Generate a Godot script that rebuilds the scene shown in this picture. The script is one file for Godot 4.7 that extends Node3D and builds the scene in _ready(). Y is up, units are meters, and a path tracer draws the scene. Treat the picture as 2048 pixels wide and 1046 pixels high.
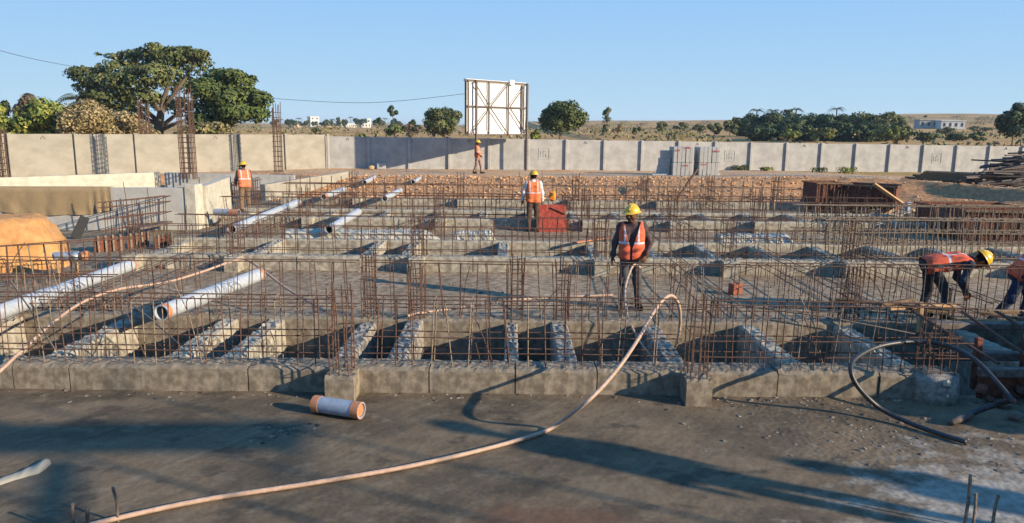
extends Node3D
# A foundation site: plinth beams with starter cages, workers, a compound wall, dry fields and trees behind.
const FOCAL := 1500.0            # focal length in pixels of a 2048 x 1046 picture
const EYE := Vector3(0, 2.97, 0)
var cam_basis := Basis(Vector3.RIGHT, deg_to_rad(-10.3)) * Basis(Vector3.BACK, deg_to_rad(0.6))
var M := {}
var used := {}
var rng := RandomNumberGenerator.new()
var fn := FastNoiseLite.new()

func _ready() -> void:
	rng.seed = 11
	fn.seed = 5
	fn.noise_type = FastNoiseLite.TYPE_SIMPLEX_SMOOTH
	fn.fractal_octaves = 4
	fn.frequency = 1.0
	var cam := Camera3D.new()
	cam.name = "camera"
	cam.fov = rad_to_deg(2.0 * atan(523.0 / FOCAL))
	cam.near = 0.1
	cam.far = 9000.0
	cam.transform = Transform3D(cam_basis, EYE)
	add_child(cam)
	var sm := ProceduralSkyMaterial.new()
	sm.sky_top_color = Color(0.27, 0.51, 0.755)
	sm.sky_horizon_color = Color(0.557, 0.655, 0.705)
	sm.sky_curve = 0.15
	sm.ground_bottom_color = Color(0.45, 0.38, 0.30)
	sm.ground_horizon_color = Color(0.50, 0.50, 0.47)
	sm.ground_curve = 0.02
	sm.sun_angle_max = 30.0
	sm.sun_curve = 0.1
	var env := Environment.new()
	env.background_mode = Environment.BG_SKY
	env.sky = Sky.new()
	env.sky.sky_material = sm
	env.tonemap_mode = Environment.TONE_MAPPER_LINEAR
	env.tonemap_exposure = 1.9
	env.sdfgi_enabled = true
	env.ssao_enabled = true
	env.ssil_enabled = true
	env.fog_enabled = true
	env.fog_density = 0.0002
	env.fog_light_color = Color(0.80, 0.88, 0.96)
	var we := WorldEnvironment.new()
	we.name = "environment"
	we.environment = env
	add_child(we)
	var sun := DirectionalLight3D.new()
	sun.name = "sun"
	sun.light_energy = 1.6
	sun.light_color = Color(1.0, 0.93, 0.82)
	sun.light_angular_distance = 0.55
	sun.shadow_enabled = true
	sun.directional_shadow_max_distance = 200.0
	add_child(sun)
	sun.look_at_from_position(Vector3(22, 7.9, 10), Vector3.ZERO)
	materials()
	build_ground()
	build_compound_wall()
	build_beams()
	build_left_tank()
	build_far()
	build_trees()
	build_billboard()
	build_block_stacks()
	build_right_side()
	build_pipes()
	build_hoses()
	build_small()
	build_people()
	build_shade_casters()

# ---------------------------------------------------------------- positions
func ray(px: float, py: float) -> Vector3:
	return cam_basis * Vector3((px - 1024.0) / FOCAL, -(py - 523.0) / FOCAL, -1.0)
func at_level(px: float, py: float, level := 0.0) -> Vector3:
	var d := ray(px, py)
	return EYE + d * ((level - EYE.y) / d.y)
func at_z(px: float, py: float, z: float) -> Vector3:
	var d := ray(px, py)
	return EYE + d * (z / d.z)
func ordinal(i: int) -> String:
	return ["first", "second", "third", "fourth", "fifth", "sixth", "seventh", "eighth", "ninth", "tenth", "eleventh", "twelfth", "thirteenth", "fourteenth", "fifteenth", "sixteenth", "seventeenth", "eighteenth"][i]
func rf(a: float, b: float) -> float:
	return rng.randf_range(a, b)

# ---------------------------------------------------------------- objects
func numbered(called: String) -> String:
	var n: int = used.get(called, 0)
	used[called] = n + 1
	return called if n == 0 else "%s_%03d" % [called, n]
func tag(o: Node3D, label: String, category: String, group := "", kind := "") -> Node3D:
	if label: o.set_meta("label", label)
	if category: o.set_meta("category", category)
	if group: o.set_meta("group", group)
	if kind: o.set_meta("kind", kind)
	return o
func thing(called: String, label: String, category: String, at := Vector3.ZERO, turn := 0.0, group := "") -> Node3D:
	var o := Node3D.new()
	o.name = numbered(called)
	o.position = at
	o.rotation.y = turn
	add_child(o)
	tag(o, label, category, group)
	return o
func put(called: String, mesh: Mesh, mat: Material, parent: Node = null, at := Transform3D.IDENTITY) -> MeshInstance3D:
	var o := MeshInstance3D.new()
	o.name = numbered(called) if parent == null else called
	o.mesh = mesh
	if mat: o.material_override = mat
	o.transform = at
	if parent == null: add_child(o)
	else: parent.add_child(o, true)
	return o
func setting(called: String, mesh: Mesh, mat: Material) -> MeshInstance3D:
	var o := put(called, mesh, mat)
	o.set_meta("kind", "structure")
	return o

# ---------------------------------------------------------------- shapes
func begin() -> SurfaceTool:
	var st := SurfaceTool.new()
	st.begin(Mesh.PRIMITIVE_TRIANGLES)
	st.set_smooth_group(-1)
	return st
func done(st: SurfaceTool) -> ArrayMesh:
	st.generate_normals()
	return st.commit()
func quad(st: SurfaceTool, a: Vector3, b: Vector3, c: Vector3, d: Vector3) -> void:
	for v in [a, b, c, a, c, d]: st.add_vertex(v)
func box(st: SurfaceTool, lo: Vector3, hi: Vector3, xf := Transform3D.IDENTITY, bev := 0.0) -> void:
	# a box with chamfered long edges when bev > 0
	var p := []
	for k in 8:
		p.append(Vector3(hi.x if k & 1 else lo.x, hi.y if k & 2 else lo.y, hi.z if k & 4 else lo.z))
	if bev <= 0.0:
		for f in [[0, 2, 3, 1], [5, 7, 6, 4], [4, 6, 2, 0], [1, 3, 7, 5], [2, 6, 7, 3], [4, 0, 1, 5]]:
			quad(st, xf * p[f[0]], xf * p[f[1]], xf * p[f[2]], xf * p[f[3]])
		return
	var c := (lo + hi) * 0.5
	var h := (hi - lo) * 0.5
	var ring := func(y: float, inset: float) -> Array:
		var a := []
		var hx: float = h.x - inset
		var hz: float = h.z - inset
		for q in [[-hx + bev, -hz], [hx - bev, -hz], [hx, -hz + bev], [hx, hz - bev], [hx - bev, hz], [-hx + bev, hz], [-hx, hz - bev], [-hx, -hz + bev]]:
			a.append(xf * (c + Vector3(q[0], y, q[1])))
		return a
	var rings := [ring.call(-h.y, bev), ring.call(-h.y + bev, 0.0), ring.call(h.y - bev, 0.0), ring.call(h.y, bev)]
	for k in 3:
		for j in 8:
			var j2 := (j + 1) % 8
			quad(st, rings[k][j2], rings[k + 1][j2], rings[k + 1][j], rings[k][j])
	for j in range(1, 7):
		for v in [rings[3][0], rings[3][j + 1], rings[3][j]]: st.add_vertex(v)
		for v in [rings[0][0], rings[0][j], rings[0][j + 1]]: st.add_vertex(v)
func box_mesh(size: Vector3, bev := 0.0) -> ArrayMesh:
	var st := begin()
	box(st, Vector3(-size.x / 2, 0, -size.z / 2), Vector3(size.x / 2, size.y, size.z / 2), Transform3D.IDENTITY, bev)
	return done(st)
func tube(st: SurfaceTool, pts: Array, r: float, sides := 6, r_end := -1.0, caps := true) -> void:
	var n := pts.size()
	var rings := []
	var t0: Vector3 = (pts[1] - pts[0]).normalized()
	var u: Vector3 = t0.cross(Vector3.UP if absf(t0.y) < 0.9 else Vector3.RIGHT).normalized()
	for i in n:
		var t: Vector3 = (pts[mini(i + 1, n - 1)] - pts[maxi(i - 1, 0)]).normalized()
		u = (u - t * u.dot(t)).normalized()
		var w := t.cross(u)
		var rr := r if r_end < 0.0 else lerpf(r, r_end, float(i) / (n - 1))
		var ring := []
		for k in sides:
			var a := TAU * k / sides
			ring.append(pts[i] + (u * cos(a) + w * sin(a)) * rr)
		rings.append(ring)
	for i in n - 1:
		for k in sides:
			var k2 := (k + 1) % sides
			quad(st, rings[i][k], rings[i + 1][k], rings[i + 1][k2], rings[i][k2])
	if caps:
		for k in range(1, sides - 1):
			for v in [rings[0][0], rings[0][k], rings[0][k + 1]]: st.add_vertex(v)
			for v in [rings[n - 1][0], rings[n - 1][k + 1], rings[n - 1][k]]: st.add_vertex(v)
func tube_mesh(pts: Array, r: float, sides := 6, r_end := -1.0, smooth := false) -> ArrayMesh:
	var st := begin()
	if smooth: st.set_smooth_group(0)
	tube(st, pts, r, sides, r_end)
	return done(st)
func lathe(prof: Array, sides := 20, smooth := true) -> ArrayMesh:
	# prof: Vector2(radius, height)
	var st := begin()
	for i in prof.size() - 1:
		if smooth: st.set_smooth_group(0)
		for k in sides:
			var a := TAU * k / sides
			var b := TAU * (k + 1) / sides
			var p: Vector2 = prof[i]
			var q: Vector2 = prof[i + 1]
			quad(st, Vector3(p.x * cos(a), p.y, p.x * sin(a)), Vector3(q.x * cos(a), q.y, q.x * sin(a)), Vector3(q.x * cos(b), q.y, q.x * sin(b)), Vector3(p.x * cos(b), p.y, p.x * sin(b)))
	return done(st)
func spline(pts: Array, per := 8) -> Array:
	var out := []
	var n := pts.size()
	for i in n - 1:
		var a: Vector3 = pts[maxi(i - 1, 0)]
		var b: Vector3 = pts[i]
		var c: Vector3 = pts[i + 1]
		var d: Vector3 = pts[mini(i + 2, n - 1)]
		for k in per: out.append(b.cubic_interpolate(c, a, d, float(k) / per))
	out.append(pts[n - 1])
	return out
func arrays_mesh(v: PackedVector3Array, nrm: PackedVector3Array, col: PackedColorArray, idx: PackedInt32Array) -> ArrayMesh:
	var a := []
	a.resize(Mesh.ARRAY_MAX)
	a[Mesh.ARRAY_VERTEX] = v
	a[Mesh.ARRAY_NORMAL] = nrm
	if col.size(): a[Mesh.ARRAY_COLOR] = col
	a[Mesh.ARRAY_INDEX] = idx
	var m := ArrayMesh.new()
	m.add_surface_from_arrays(Mesh.PRIMITIVE_TRIANGLES, a)
	return m
func stones(spots: Array, cols: Array, flat := 0.75) -> ArrayMesh:
	# spots: [Vector3, size]; broken stones, 20 faces each, joined
	var ico := IcoData.new()
	var v := PackedVector3Array()
	var nn := PackedVector3Array()
	var cc := PackedColorArray()
	var idx := PackedInt32Array()
	for s in spots:
		var b := Basis.from_euler(Vector3(rf(-3, 3), rf(-3, 3), rf(-3, 3)))
		var pp := []
		for q in ico.p: pp.append(b * (q * rf(0.65, 1.2)) * Vector3(1, flat, 1) * s[1] + s[0])
		var c: Color = cols[rng.randi() % cols.size()] * rf(0.6, 0.95)
		for f in ico.f:
			var n: Vector3 = (pp[f[2]] - pp[f[0]]).cross(pp[f[1]] - pp[f[0]]).normalized()
			var turn := n.dot(pp[f[0]] - s[0]) < 0
			if turn: n = -n
			for k in 3:
				idx.append(v.size())
				v.append(pp[f[2 - k if turn else k]])
				nn.append(n)
				cc.append(c)
	return arrays_mesh(v, nn, cc, idx)
class IcoData:
	var p := []
	var f := [[0, 11, 5], [0, 5, 1], [0, 1, 7], [0, 7, 10], [0, 10, 11], [1, 5, 9], [5, 11, 4], [11, 10, 2], [10, 7, 6], [7, 1, 8], [3, 9, 4], [3, 4, 2], [3, 2, 6], [3, 6, 8], [3, 8, 9], [4, 9, 5], [2, 4, 11], [6, 2, 10], [8, 6, 7], [9, 8, 1]]
	func _init() -> void:
		var t := 1.618
		for q in [[-1, t, 0], [1, t, 0], [-1, -t, 0], [1, -t, 0], [0, -1, t], [0, 1, t], [0, -1, -t], [0, 1, -t], [t, 0, -1], [t, 0, 1], [-t, 0, -1], [-t, 0, 1]]:
			p.append(Vector3(q[0], q[1], q[2]).normalized())

# ---------------------------------------------------------------- materials
func lin(r: float, g: float, b: float) -> Color:
	return Color(r * 0.74, g * 0.74, b * 0.74).linear_to_srgb()
func raw(r: float, g: float, b: float) -> Color:
	return Color(r, g, b).linear_to_srgb()
func noise_tex(freq: float, lo: Color, hi: Color, seed_ := 1, oct := 5, lo_at := 0.25, hi_at := 0.75, size := 512) -> NoiseTexture2D:
	var n := FastNoiseLite.new()
	n.seed = seed_
	n.frequency = freq
	n.fractal_octaves = oct
	n.fractal_gain = 0.6
	var g := Gradient.new()
	g.offsets = PackedFloat32Array([lo_at, hi_at])
	g.colors = PackedColorArray([lo, hi])
	var t := NoiseTexture2D.new()
	t.noise = n
	t.width = size
	t.height = size
	t.seamless = true
	t.color_ramp = g
	return t
func grainy(lo: Color, hi: Color, metres: float, rough := 0.9, bump := 0.0, seed_ := 1, spec := 0.3, freq := 0.012) -> StandardMaterial3D:
	var m := StandardMaterial3D.new()
	m.albedo_texture = noise_tex(freq, lo, hi, seed_)
	m.uv1_triplanar = true
	m.uv1_world_triplanar = true
	m.uv1_scale = Vector3.ONE / metres
	m.roughness = rough
	m.metallic_specular = spec
	if bump > 0.0:
		m.heightmap_enabled = true
		m.heightmap_scale = bump
		m.heightmap_texture = noise_tex(0.05, Color.BLACK, Color.WHITE, seed_ + 50, 4, 0.2, 0.8)
	return m
func painted(c: Color, rough := 0.8, spec := 0.4, metal := 0.0) -> StandardMaterial3D:
	var m := StandardMaterial3D.new()
	m.albedo_color = c
	m.roughness = rough
	m.metallic_specular = spec
	m.metallic = metal
	return m
func vertexed(rough := 0.9, spec := 0.3) -> StandardMaterial3D:
	var m := StandardMaterial3D.new()
	m.vertex_color_use_as_albedo = true
	m.roughness = rough
	m.metallic_specular = spec
	return m
func materials() -> void:
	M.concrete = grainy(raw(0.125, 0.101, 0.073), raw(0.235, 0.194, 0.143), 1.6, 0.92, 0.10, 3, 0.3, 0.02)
	M.rough_concrete = grainy(raw(0.12, 0.105, 0.085), raw(0.31, 0.275, 0.23), 0.7, 0.95, 0.35, 4)
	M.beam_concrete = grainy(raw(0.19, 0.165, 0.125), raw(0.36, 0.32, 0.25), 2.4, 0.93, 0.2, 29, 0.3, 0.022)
	M.wall_concrete = grainy(raw(0.285, 0.275, 0.255), raw(0.375, 0.36, 0.33), 5.3, 0.93, 0.15, 6)
	M.pale_concrete = grainy(raw(0.225, 0.205, 0.165), raw(0.295, 0.27, 0.22), 4.7, 0.93, 0.15, 7)
	M.bright_concrete = grainy(raw(0.34, 0.31, 0.245), raw(0.46, 0.42, 0.335), 2.0, 0.93, 0.15, 5)
	M.rust = grainy(raw(0.052, 0.030, 0.022), raw(0.135, 0.073, 0.050), 0.35, 0.85, 0.0, 8, 0.35)
	M.dusty = grainy(raw(0.12, 0.085, 0.058), raw(0.26, 0.205, 0.15), 0.3, 0.9, 0.0, 9)
	M.plate = grainy(lin(0.10, 0.030, 0.018), lin(0.24, 0.085, 0.050), 0.9, 0.8, 0.3, 10, 0.35)
	M.red_plate = grainy(lin(0.38, 0.055, 0.035), lin(0.55, 0.11, 0.07), 0.8, 0.7, 0.2, 12, 0.4)
	M.pvc = grainy(lin(0.36, 0.385, 0.41), lin(0.52, 0.54, 0.55), 0.6, 0.45, 0.0, 13, 0.5)
	M.pvc_grey = grainy(lin(0.26, 0.30, 0.36), lin(0.36, 0.40, 0.47), 0.5, 0.5, 0.0, 14, 0.5)
	M.tape = grainy(lin(0.42, 0.16, 0.06), lin(0.62, 0.27, 0.12), 0.25, 0.55, 0.0, 15, 0.5)
	M.hose = grainy(lin(0.40, 0.25, 0.17), lin(0.56, 0.39, 0.28), 0.4, 0.6, 0.0, 16, 0.45)
	M.black_hose = grainy(lin(0.014, 0.014, 0.016), lin(0.045, 0.043, 0.042), 0.3, 0.5, 0.0, 17, 0.5)
	M.steel = grainy(lin(0.09, 0.065, 0.05), lin(0.20, 0.15, 0.12), 0.7, 0.75, 0.0, 18, 0.45)
	M.sheet = grainy(lin(0.70, 0.69, 0.65), lin(0.86, 0.86, 0.83), 1.4, 0.7, 0.0, 19, 0.4)
	M.timber = grainy(lin(0.13, 0.085, 0.05), lin(0.30, 0.20, 0.12), 0.5, 0.9, 0.4, 20)
	M.new_timber = grainy(lin(0.42, 0.24, 0.11), lin(0.62, 0.39, 0.20), 0.5, 0.85, 0.3, 21)
	M.burlap = grainy(lin(0.30, 0.215, 0.12), lin(0.50, 0.37, 0.22), 0.5, 1.0, 1.0, 22, 0.1, 0.03)
	M.tarp = grainy(lin(0.46, 0.22, 0.07), lin(0.64, 0.34, 0.13), 1.2, 0.75, 0.4, 23, 0.35)
	M.aac = grainy(lin(0.42, 0.40, 0.36), lin(0.60, 0.57, 0.52), 0.6, 0.95, 0.4, 24)
	M.brick = grainy(lin(0.30, 0.09, 0.05), lin(0.48, 0.17, 0.10), 0.2, 0.9, 0.3, 25)
	M.foliage = vertexed(0.75, 0.3)
	M.foliage.backlight_enabled = true
	M.foliage.backlight = lin(0.05, 0.07, 0.015)
	M.bark = grainy(lin(0.10, 0.075, 0.055), lin(0.22, 0.17, 0.13), 0.8, 0.95, 1.0, 26)
	M.wire = painted(lin(0.06, 0.06, 0.07), 0.6)
	M.stone = vertexed(0.95, 0.2)
	M.skin = vertexed(0.75, 0.35)
	M.cloth = vertexed(0.85, 0.2)
	M.helmet = painted(lin(0.80, 0.46, 0.02), 0.35, 0.5)
	M.red_print = painted(lin(0.55, 0.10, 0.10), 0.9)
	M.house = grainy(lin(0.62, 0.60, 0.56), lin(0.80, 0.78, 0.74), 6.0, 0.9, 0.0, 27)
	M.house_tan = grainy(lin(0.50, 0.38, 0.26), lin(0.62, 0.48, 0.34), 6.0, 0.9, 0.0, 28)
	M.dark_glass = painted(lin(0.04, 0.05, 0.06), 0.3, 0.5)

# ---------------------------------------------------------------- ground
const PITS := [[-8.16, -10.28, -9.5, 9.5], [-15.25, -17.42, -7.7, 11.5], [-21.65, -23.75, -8.3, 11.5]]
func ramp(x: float, xs: Array, ys: Array) -> float:
	if x <= xs[0]: return ys[0]
	for i in xs.size() - 1:
		if x < xs[i + 1]: return lerpf(ys[i], ys[i + 1], (x - xs[i]) / (xs[i + 1] - xs[i]))
	return ys[-1]
func bank_t(x: float, z: float) -> float:
	var zb := ramp(x, [-40, -24, -12, -9, 10, 16, 19.4, 25, 40], [-20, -30, -36, -30.0, -28.7, -29.6, -27.6, -22, -10])
	var zt := ramp(x, [-40, -24, -12, -9, 10, 15, 18.8, 21, 27, 40], [-22, -32, -38, -35.0, -35.0, -36.6, -36.0, -31.5, -24, -12])
	return (zb - z) / (zb - zt)
func level_at(x: float, z: float) -> float:
	for p in PITS:
		if z < p[0] and z > p[1] and x > p[2] and x < p[3]: return -2.2
	var t := bank_t(x, z)
	var h := 0.012 * fn.get_noise_2d(x * 0.6, z * 0.6)
	if t > 0.0:
		var top := ramp(x, [-20, 0, 12, 18, 30], [0.46, 0.58, 0.62, 0.62, 0.5])
		var rise := smoothstep(0.0, 1.0, t) if x < 10.5 else lerpf(smoothstep(0.0, 1.0, t), 0.12 * t + 0.88 * smoothstep(0.62, 0.98, t), clampf((x - 10.5) / 2.5, 0, 1))
		var beyond := ramp(x, [-20, -8, 2, 15, 32], [0.45, 0.40, 0.35, 0.28, 0.08])
		h += rise * lerpf(top, beyond, clampf((t - 1.0) / 1.6, 0, 1))
		if x > 11.0 and t < 1.0: h += 0.12 * fn.get_noise_2d(x * 1.3, z * 1.3) * smoothstep(0.0, 0.3, t)
		if t < 1.15: h += rise * 0.07 * fn.get_noise_2d(x * 2.2, z * 2.2) + 0.05 * rise * fn.get_noise_2d(x * 6.0, z * 6.0)
		else: h += 0.03 * fn.get_noise_2d(x * 0.8, z * 0.8)
	var d := Vector2(x, z).length()
	if d > 60.0:
		var k := smoothstep(60.0, 500.0, d)
		h += k * (1.2 * fn.get_noise_2d(x * 0.006, z * 0.006))
		var a := atan2(x, -z)       # the land rises far off to the right
		h += smoothstep(180.0, 900.0, d) * (ramp(a, [-0.5, -0.05, 0.1, 0.35, 0.50, 0.62], [-1.5, 1.0, 4.0, 7.0, 15.0, 13.0]))
		h += 0.55 * smoothstep(60.0, 130.0, d)
	return h
func build_ground() -> void:
	var xs := []
	var x := -16.0
	while x <= 24.01:
		xs.append(x)
		x += 0.25
	for p in PITS:
		for q in [p[2], p[3]]: xs.append_array([q - 0.01, q + 0.01])
	var e := 0.4
	var far := 0.4
	while far < 3000.0:
		xs.append(-16.0 - far)
		xs.append(24.0 + far)
		e *= 1.17
		far += e
	xs.sort()
	var zs := []
	var z := 4.0
	while z >= -38.0:
		zs.append(z)
		z -= 0.25
	for p in PITS: zs.append_array([p[0] + 0.01, p[0] - 0.01, p[1] + 0.01, p[1] - 0.01])
	e = 0.3
	far = 0.3
	while far < 3500.0:
		zs.append(-38.0 - far)
		if far < 400.0: zs.append(4.0 + far)
		e *= 1.08
		far += e
	zs.sort()
	var v := PackedVector3Array()
	var col := PackedColorArray()
	var nrm := PackedVector3Array()
	for zz in zs:
		for xx in xs:
			var h := level_at(xx, zz)
			v.append(Vector3(xx, h, zz))
			col.append(ground_colour(xx, zz, h))
			nrm.append(Vector3.UP)
	var w := xs.size()
	for j in zs.size():
		for i in w:
			var a := v[j * w + mini(i + 1, w - 1)] - v[j * w + maxi(i - 1, 0)]
			var b := v[mini(j + 1, zs.size() - 1) * w + i] - v[maxi(j - 1, 0) * w + i]
			nrm[j * w + i] = b.cross(a).normalized()
	var idx := PackedInt32Array()
	for j in zs.size() - 1:
		for i in w - 1:
			var k := j * w + i
			idx.append_array([k, k + 1, k + w + 1, k, k + w + 1, k + w])
	M.ground = vertexed(0.96, 0.2)
	M.ground.albedo_texture = noise_tex(0.02, Color(0.72, 0.70, 0.68), Color(1, 1, 1), 31, 6, 0.2, 0.8)
	M.ground.uv1_triplanar = true
	M.ground.uv1_world_triplanar = true
	M.ground.uv1_scale = Vector3.ONE / 2.3
	M.ground.heightmap_enabled = true
	M.ground.heightmap_scale = 0.25
	M.ground.heightmap_texture = noise_tex(0.03, Color.BLACK, Color.WHITE, 33, 5, 0.2, 0.8)
	setting("ground", arrays_mesh(v, nrm, col, idx), M.ground)
	build_slab()
	# broken stones and clods on the cut bank behind the beams
	var spots := []
	for i in 8500:
		var px := rf(-9.5, 13.0)
		var t := rf(0.0, 1.12)
		var pz := lerpf(-28.7, -35.2, t)
		if px > 10.5 and rf(0, 1) < 0.5: continue
		var s := 0.016 + 0.075 * pow(rf(0, 1), 5.0)
		spots.append([Vector3(px, level_at(px, pz) + s * 0.25, pz), s])
	for i in 1600:
		var px := rf(11.0, 22.0)
		var pz := rf(-38.0, -26.0)
		var t := bank_t(px, pz)
		if t < 0.0 or t > 1.2: continue
		var s := 0.016 + 0.06 * pow(rf(0, 1), 4.0)
		spots.append([Vector3(px, level_at(px, pz) + s * 0.2, pz), s])
	var o := put("bank_rubble", stones(spots, [Color(0.60, 0.33, 0.16), Color(0.62, 0.36, 0.19), Color(0.54, 0.29, 0.14), Color(0.58, 0.34, 0.18), Color(0.48, 0.26, 0.13)]), M.stone)
	tag(o, "broken red stones and clods covering the cut soil bank", "rubble", "", "stuff")
	# grit on the slab and along the foot of the beams
	spots = []
	for i in 1500:
		var px := rf(-5.6, 6.0)
		var pz := -7.95 + absf(rng.randfn(0, 0.16))
		if px < 1.0 and rf(0, 1) < 0.45: continue
		spots.append([Vector3(px, 0.008, pz), 0.006 + 0.030 * pow(rf(0, 1), 3.0)])
	for i in 900:
		var c: Vector2 = [Vector2(3.0, -7.3), Vector2(3.9, -7.0), Vector2(-2.2, -6.95), Vector2(4.3, -6.5)][rng.randi() % 4]
		var s := 0.9 if c.x > 2.5 else 0.16
		var q := c + Vector2(rng.randfn(0, s), rng.randfn(0, 0.35 if s > 0.5 else 0.13))
		if q.y < -7.9: continue
		spots.append([Vector3(q.x, 0.008, q.y), 0.006 + 0.030 * pow(rf(0, 1), 3.0)])
	for i in 700:
		var px := rf(-8, 11)
		var pz := rf(-15.0, -10.5)
		spots.append([Vector3(px, level_at(px, pz) + 0.006, pz), 0.008 + 0.03 * pow(rf(0, 1), 4.0)])
	o = put("grit", stones(spots, [Color(0.20, 0.165, 0.125), Color(0.13, 0.105, 0.08), Color(0.26, 0.22, 0.17), Color(0.09, 0.072, 0.055)]), M.stone)
	tag(o, "loose mortar crumbs and grit on the floor along the beams", "grit", "", "stuff")
func ground_colour(x: float, z: float, h: float) -> Color:
	var fill := Color(0.33, 0.25, 0.17)
	var soil := Color(0.60, 0.345, 0.18)
	var sand := Color(0.60, 0.43, 0.27)
	var n := fn.get_noise_2d(x * 0.35, z * 0.35)
	var n2 := fn.get_noise_2d(x * 1.7 + 40, z * 1.7)
	var c := fill * (1.0 + 0.25 * n + 0.15 * n2)
	var t := bank_t(x, z)
	if t > -0.1:
		var s := soil.lerp(Color(0.42, 0.23, 0.115), clampf(0.5 + n2, 0, 1))
		if t > 1.0: s = sand.lerp(soil, clampf(0.5 + 1.3 * n, 0, 1))
		c = c.lerp(s * (1.0 + 0.2 * n2), smoothstep(-0.1, 0.08, t))
		if x > 11.0 and t < 1.0: c = c.lerp(Color(0.40, 0.22, 0.11), 0.7)
		# grey gravel strip of the site road
		var road := smoothstep(0.0, 0.8, 1.2 - absf(z - ramp(x, [0, 10, 20, 26], [-38.6, -39.3, -38.3, -34]))) * smoothstep(0.5, 3.0, x)
		c = c.lerp(Color(0.29, 0.265, 0.235) * (1.0 + 0.2 * n2), road * 0.85)
	if x < -7.9 and z < -11.0 and t < 0.0: c = Color(0.27, 0.215, 0.15) * (1.0 + 0.3 * n2)
	var d := Vector2(x, z).length()
	if d > 48.0:
		var f := fn.get_noise_2d(x * 0.02, z * 0.045)
		var g := fn.get_noise_2d(x * 0.006 + 9.0, z * 0.014)
		var dry := Color(0.60, 0.37, 0.15).lerp(Color(0.42, 0.25, 0.105), clampf(0.5 + 1.4 * f, 0, 1))
		dry = dry.lerp(Color(0.22, 0.20, 0.075), smoothstep(0.2, 0.5, g))
		c = c.lerp(dry, smoothstep(48.0, 52.0, d))
	return c
func build_slab() -> void:
	# the screeded floor in front: its own sheet with a computed picture of damp, dust and trowel streaks
	var W := 1280
	var H := 768
	var x0 := -8.0
	var x1 := 9.0
	var z0 := -8.0
	var z1 := 2.2
	var im := Image.create(W, H, false, Image.FORMAT_RGB8)
	var n := FastNoiseLite.new()
	n.seed = 9
	n.frequency = 1.0
	n.fractal_octaves = 5
	n.fractal_gain = 0.58
	for j in H:
		for i in W:
			var x := lerpf(x0, x1, (i + 0.5) / W)
			var z := lerpf(z0, z1, (j + 0.5) / H)
			var a := n.get_noise_2d(x * 0.45, z * 0.7)
			var b := n.get_noise_2d(x * 2.3 + 30.0, z * 3.1)
			var s := n.get_noise_2d((x * 0.8 + z * 0.55) * 7.0, (z * 0.8 - x * 0.5) * 1.1 + 70.0)
			var f := n.get_noise_2d(x * 21.0, z * 21.0 + 11.0)
			var c := Color(0.150, 0.108, 0.068).lerp(Color(0.098, 0.074, 0.049), clampf(0.5 + 2.0 * a, 0, 1))
			c = c.lerp(Color(0.19, 0.145, 0.095), clampf(-0.05 + 1.1 * b, 0, 0.7))
			c = c.lerp(Color(0.065, 0.052, 0.038), 0.75 * smoothstep(0.22, 0.5, n.get_noise_2d(x * 1.1 + 90.0, z * 1.6)))
			c = c * (1.0 + 0.20 * s + 0.26 * f)
			# rust-brown stain
			var st := smoothstep(0.2, 0.75, 1.0 - Vector2((x - 0.35) / 0.9, (z + 5.2) / 0.6).length() + 0.8 * a)
			c = c.lerp(Color(0.13, 0.06, 0.035), 0.5 * clampf(st, 0, 1))
			# pale cement dust on the right, trodden through
			var dust := 1.0 - Vector2((x - 4.4) / 2.0, (z + 5.5) / 1.5).length() + 0.6 * b + 0.4 * a + 0.12 * f
			dust = smoothstep(0.05, 0.75, dust)
			c = c.lerp(Color(0.29, 0.255, 0.21) * (1.0 + 0.25 * f), dust * clampf(0.85 + 0.7 * n.get_noise_2d(x * 6.0, z * 6.0), 0, 1))
			# lighter scraped lines
			var l1 := absf((x + 2.9) * 0.83 - (z + 6.2) * -0.56 + 0.05 * b)
			if z > -6.9 and z < -5.4: c = c.lerp(Color(0.24, 0.20, 0.15), 0.30 * smoothstep(0.05, 0.0, l1) * clampf(0.6 + b, 0, 1))
			im.set_pixel(i, j, c.clamp().linear_to_srgb())
	var m := StandardMaterial3D.new()
	m.albedo_texture = ImageTexture.create_from_image(im)
	m.roughness = 0.92
	m.metallic_specular = 0.2
	m.heightmap_enabled = true
	m.heightmap_scale = 1.2
	var hm := Image.create(1024, 640, false, Image.FORMAT_L8)
	for j in 640:
		for i in 1024:
			var x := lerpf(x0, x1, (i + 0.5) / 1024)
			var z := lerpf(z0, z1, (j + 0.5) / 640)
			var q := 0.5 + 0.25 * n.get_noise_2d(x * 2.0, z * 2.0 + 5.0) + 0.22 * n.get_noise_2d(x * 9.0 + 3.0, z * 9.0)
			q += (0.5 * n.get_noise_2d(x * 14.0 + 3.0, z * 14.0)) * smoothstep(2.2, 3.6, x - 0.25 * z - 1.4)
			hm.set_pixel(i, j, Color(q, q, q).clamp())
	m.heightmap_texture = ImageTexture.create_from_image(hm)
	var st := SurfaceTool.new()
	st.begin(Mesh.PRIMITIVE_TRIANGLES)
	var nx := 130
	var nz := 80
	var P := func(i: int, j: int) -> void:
		var u := float(i) / nx
		var v := float(j) / nz
		var x := lerpf(x0, x1, u)
		var z := lerpf(z0, z1, v)
		st.set_uv(Vector2(u, v))
		st.add_vertex(Vector3(x, 0.018 + 0.012 * fn.get_noise_2d(x * 0.9, z * 0.9 + 20.0), z))
	for j in nz:
		for i in nx:
			for q in [[0, 0], [1, 0], [1, 1], [0, 0], [1, 1], [0, 1]]: P.call(i + q[0], j + q[1])
	st.index()
	st.generate_normals()
	setting("floor_slab", st.commit(), m)

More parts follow.
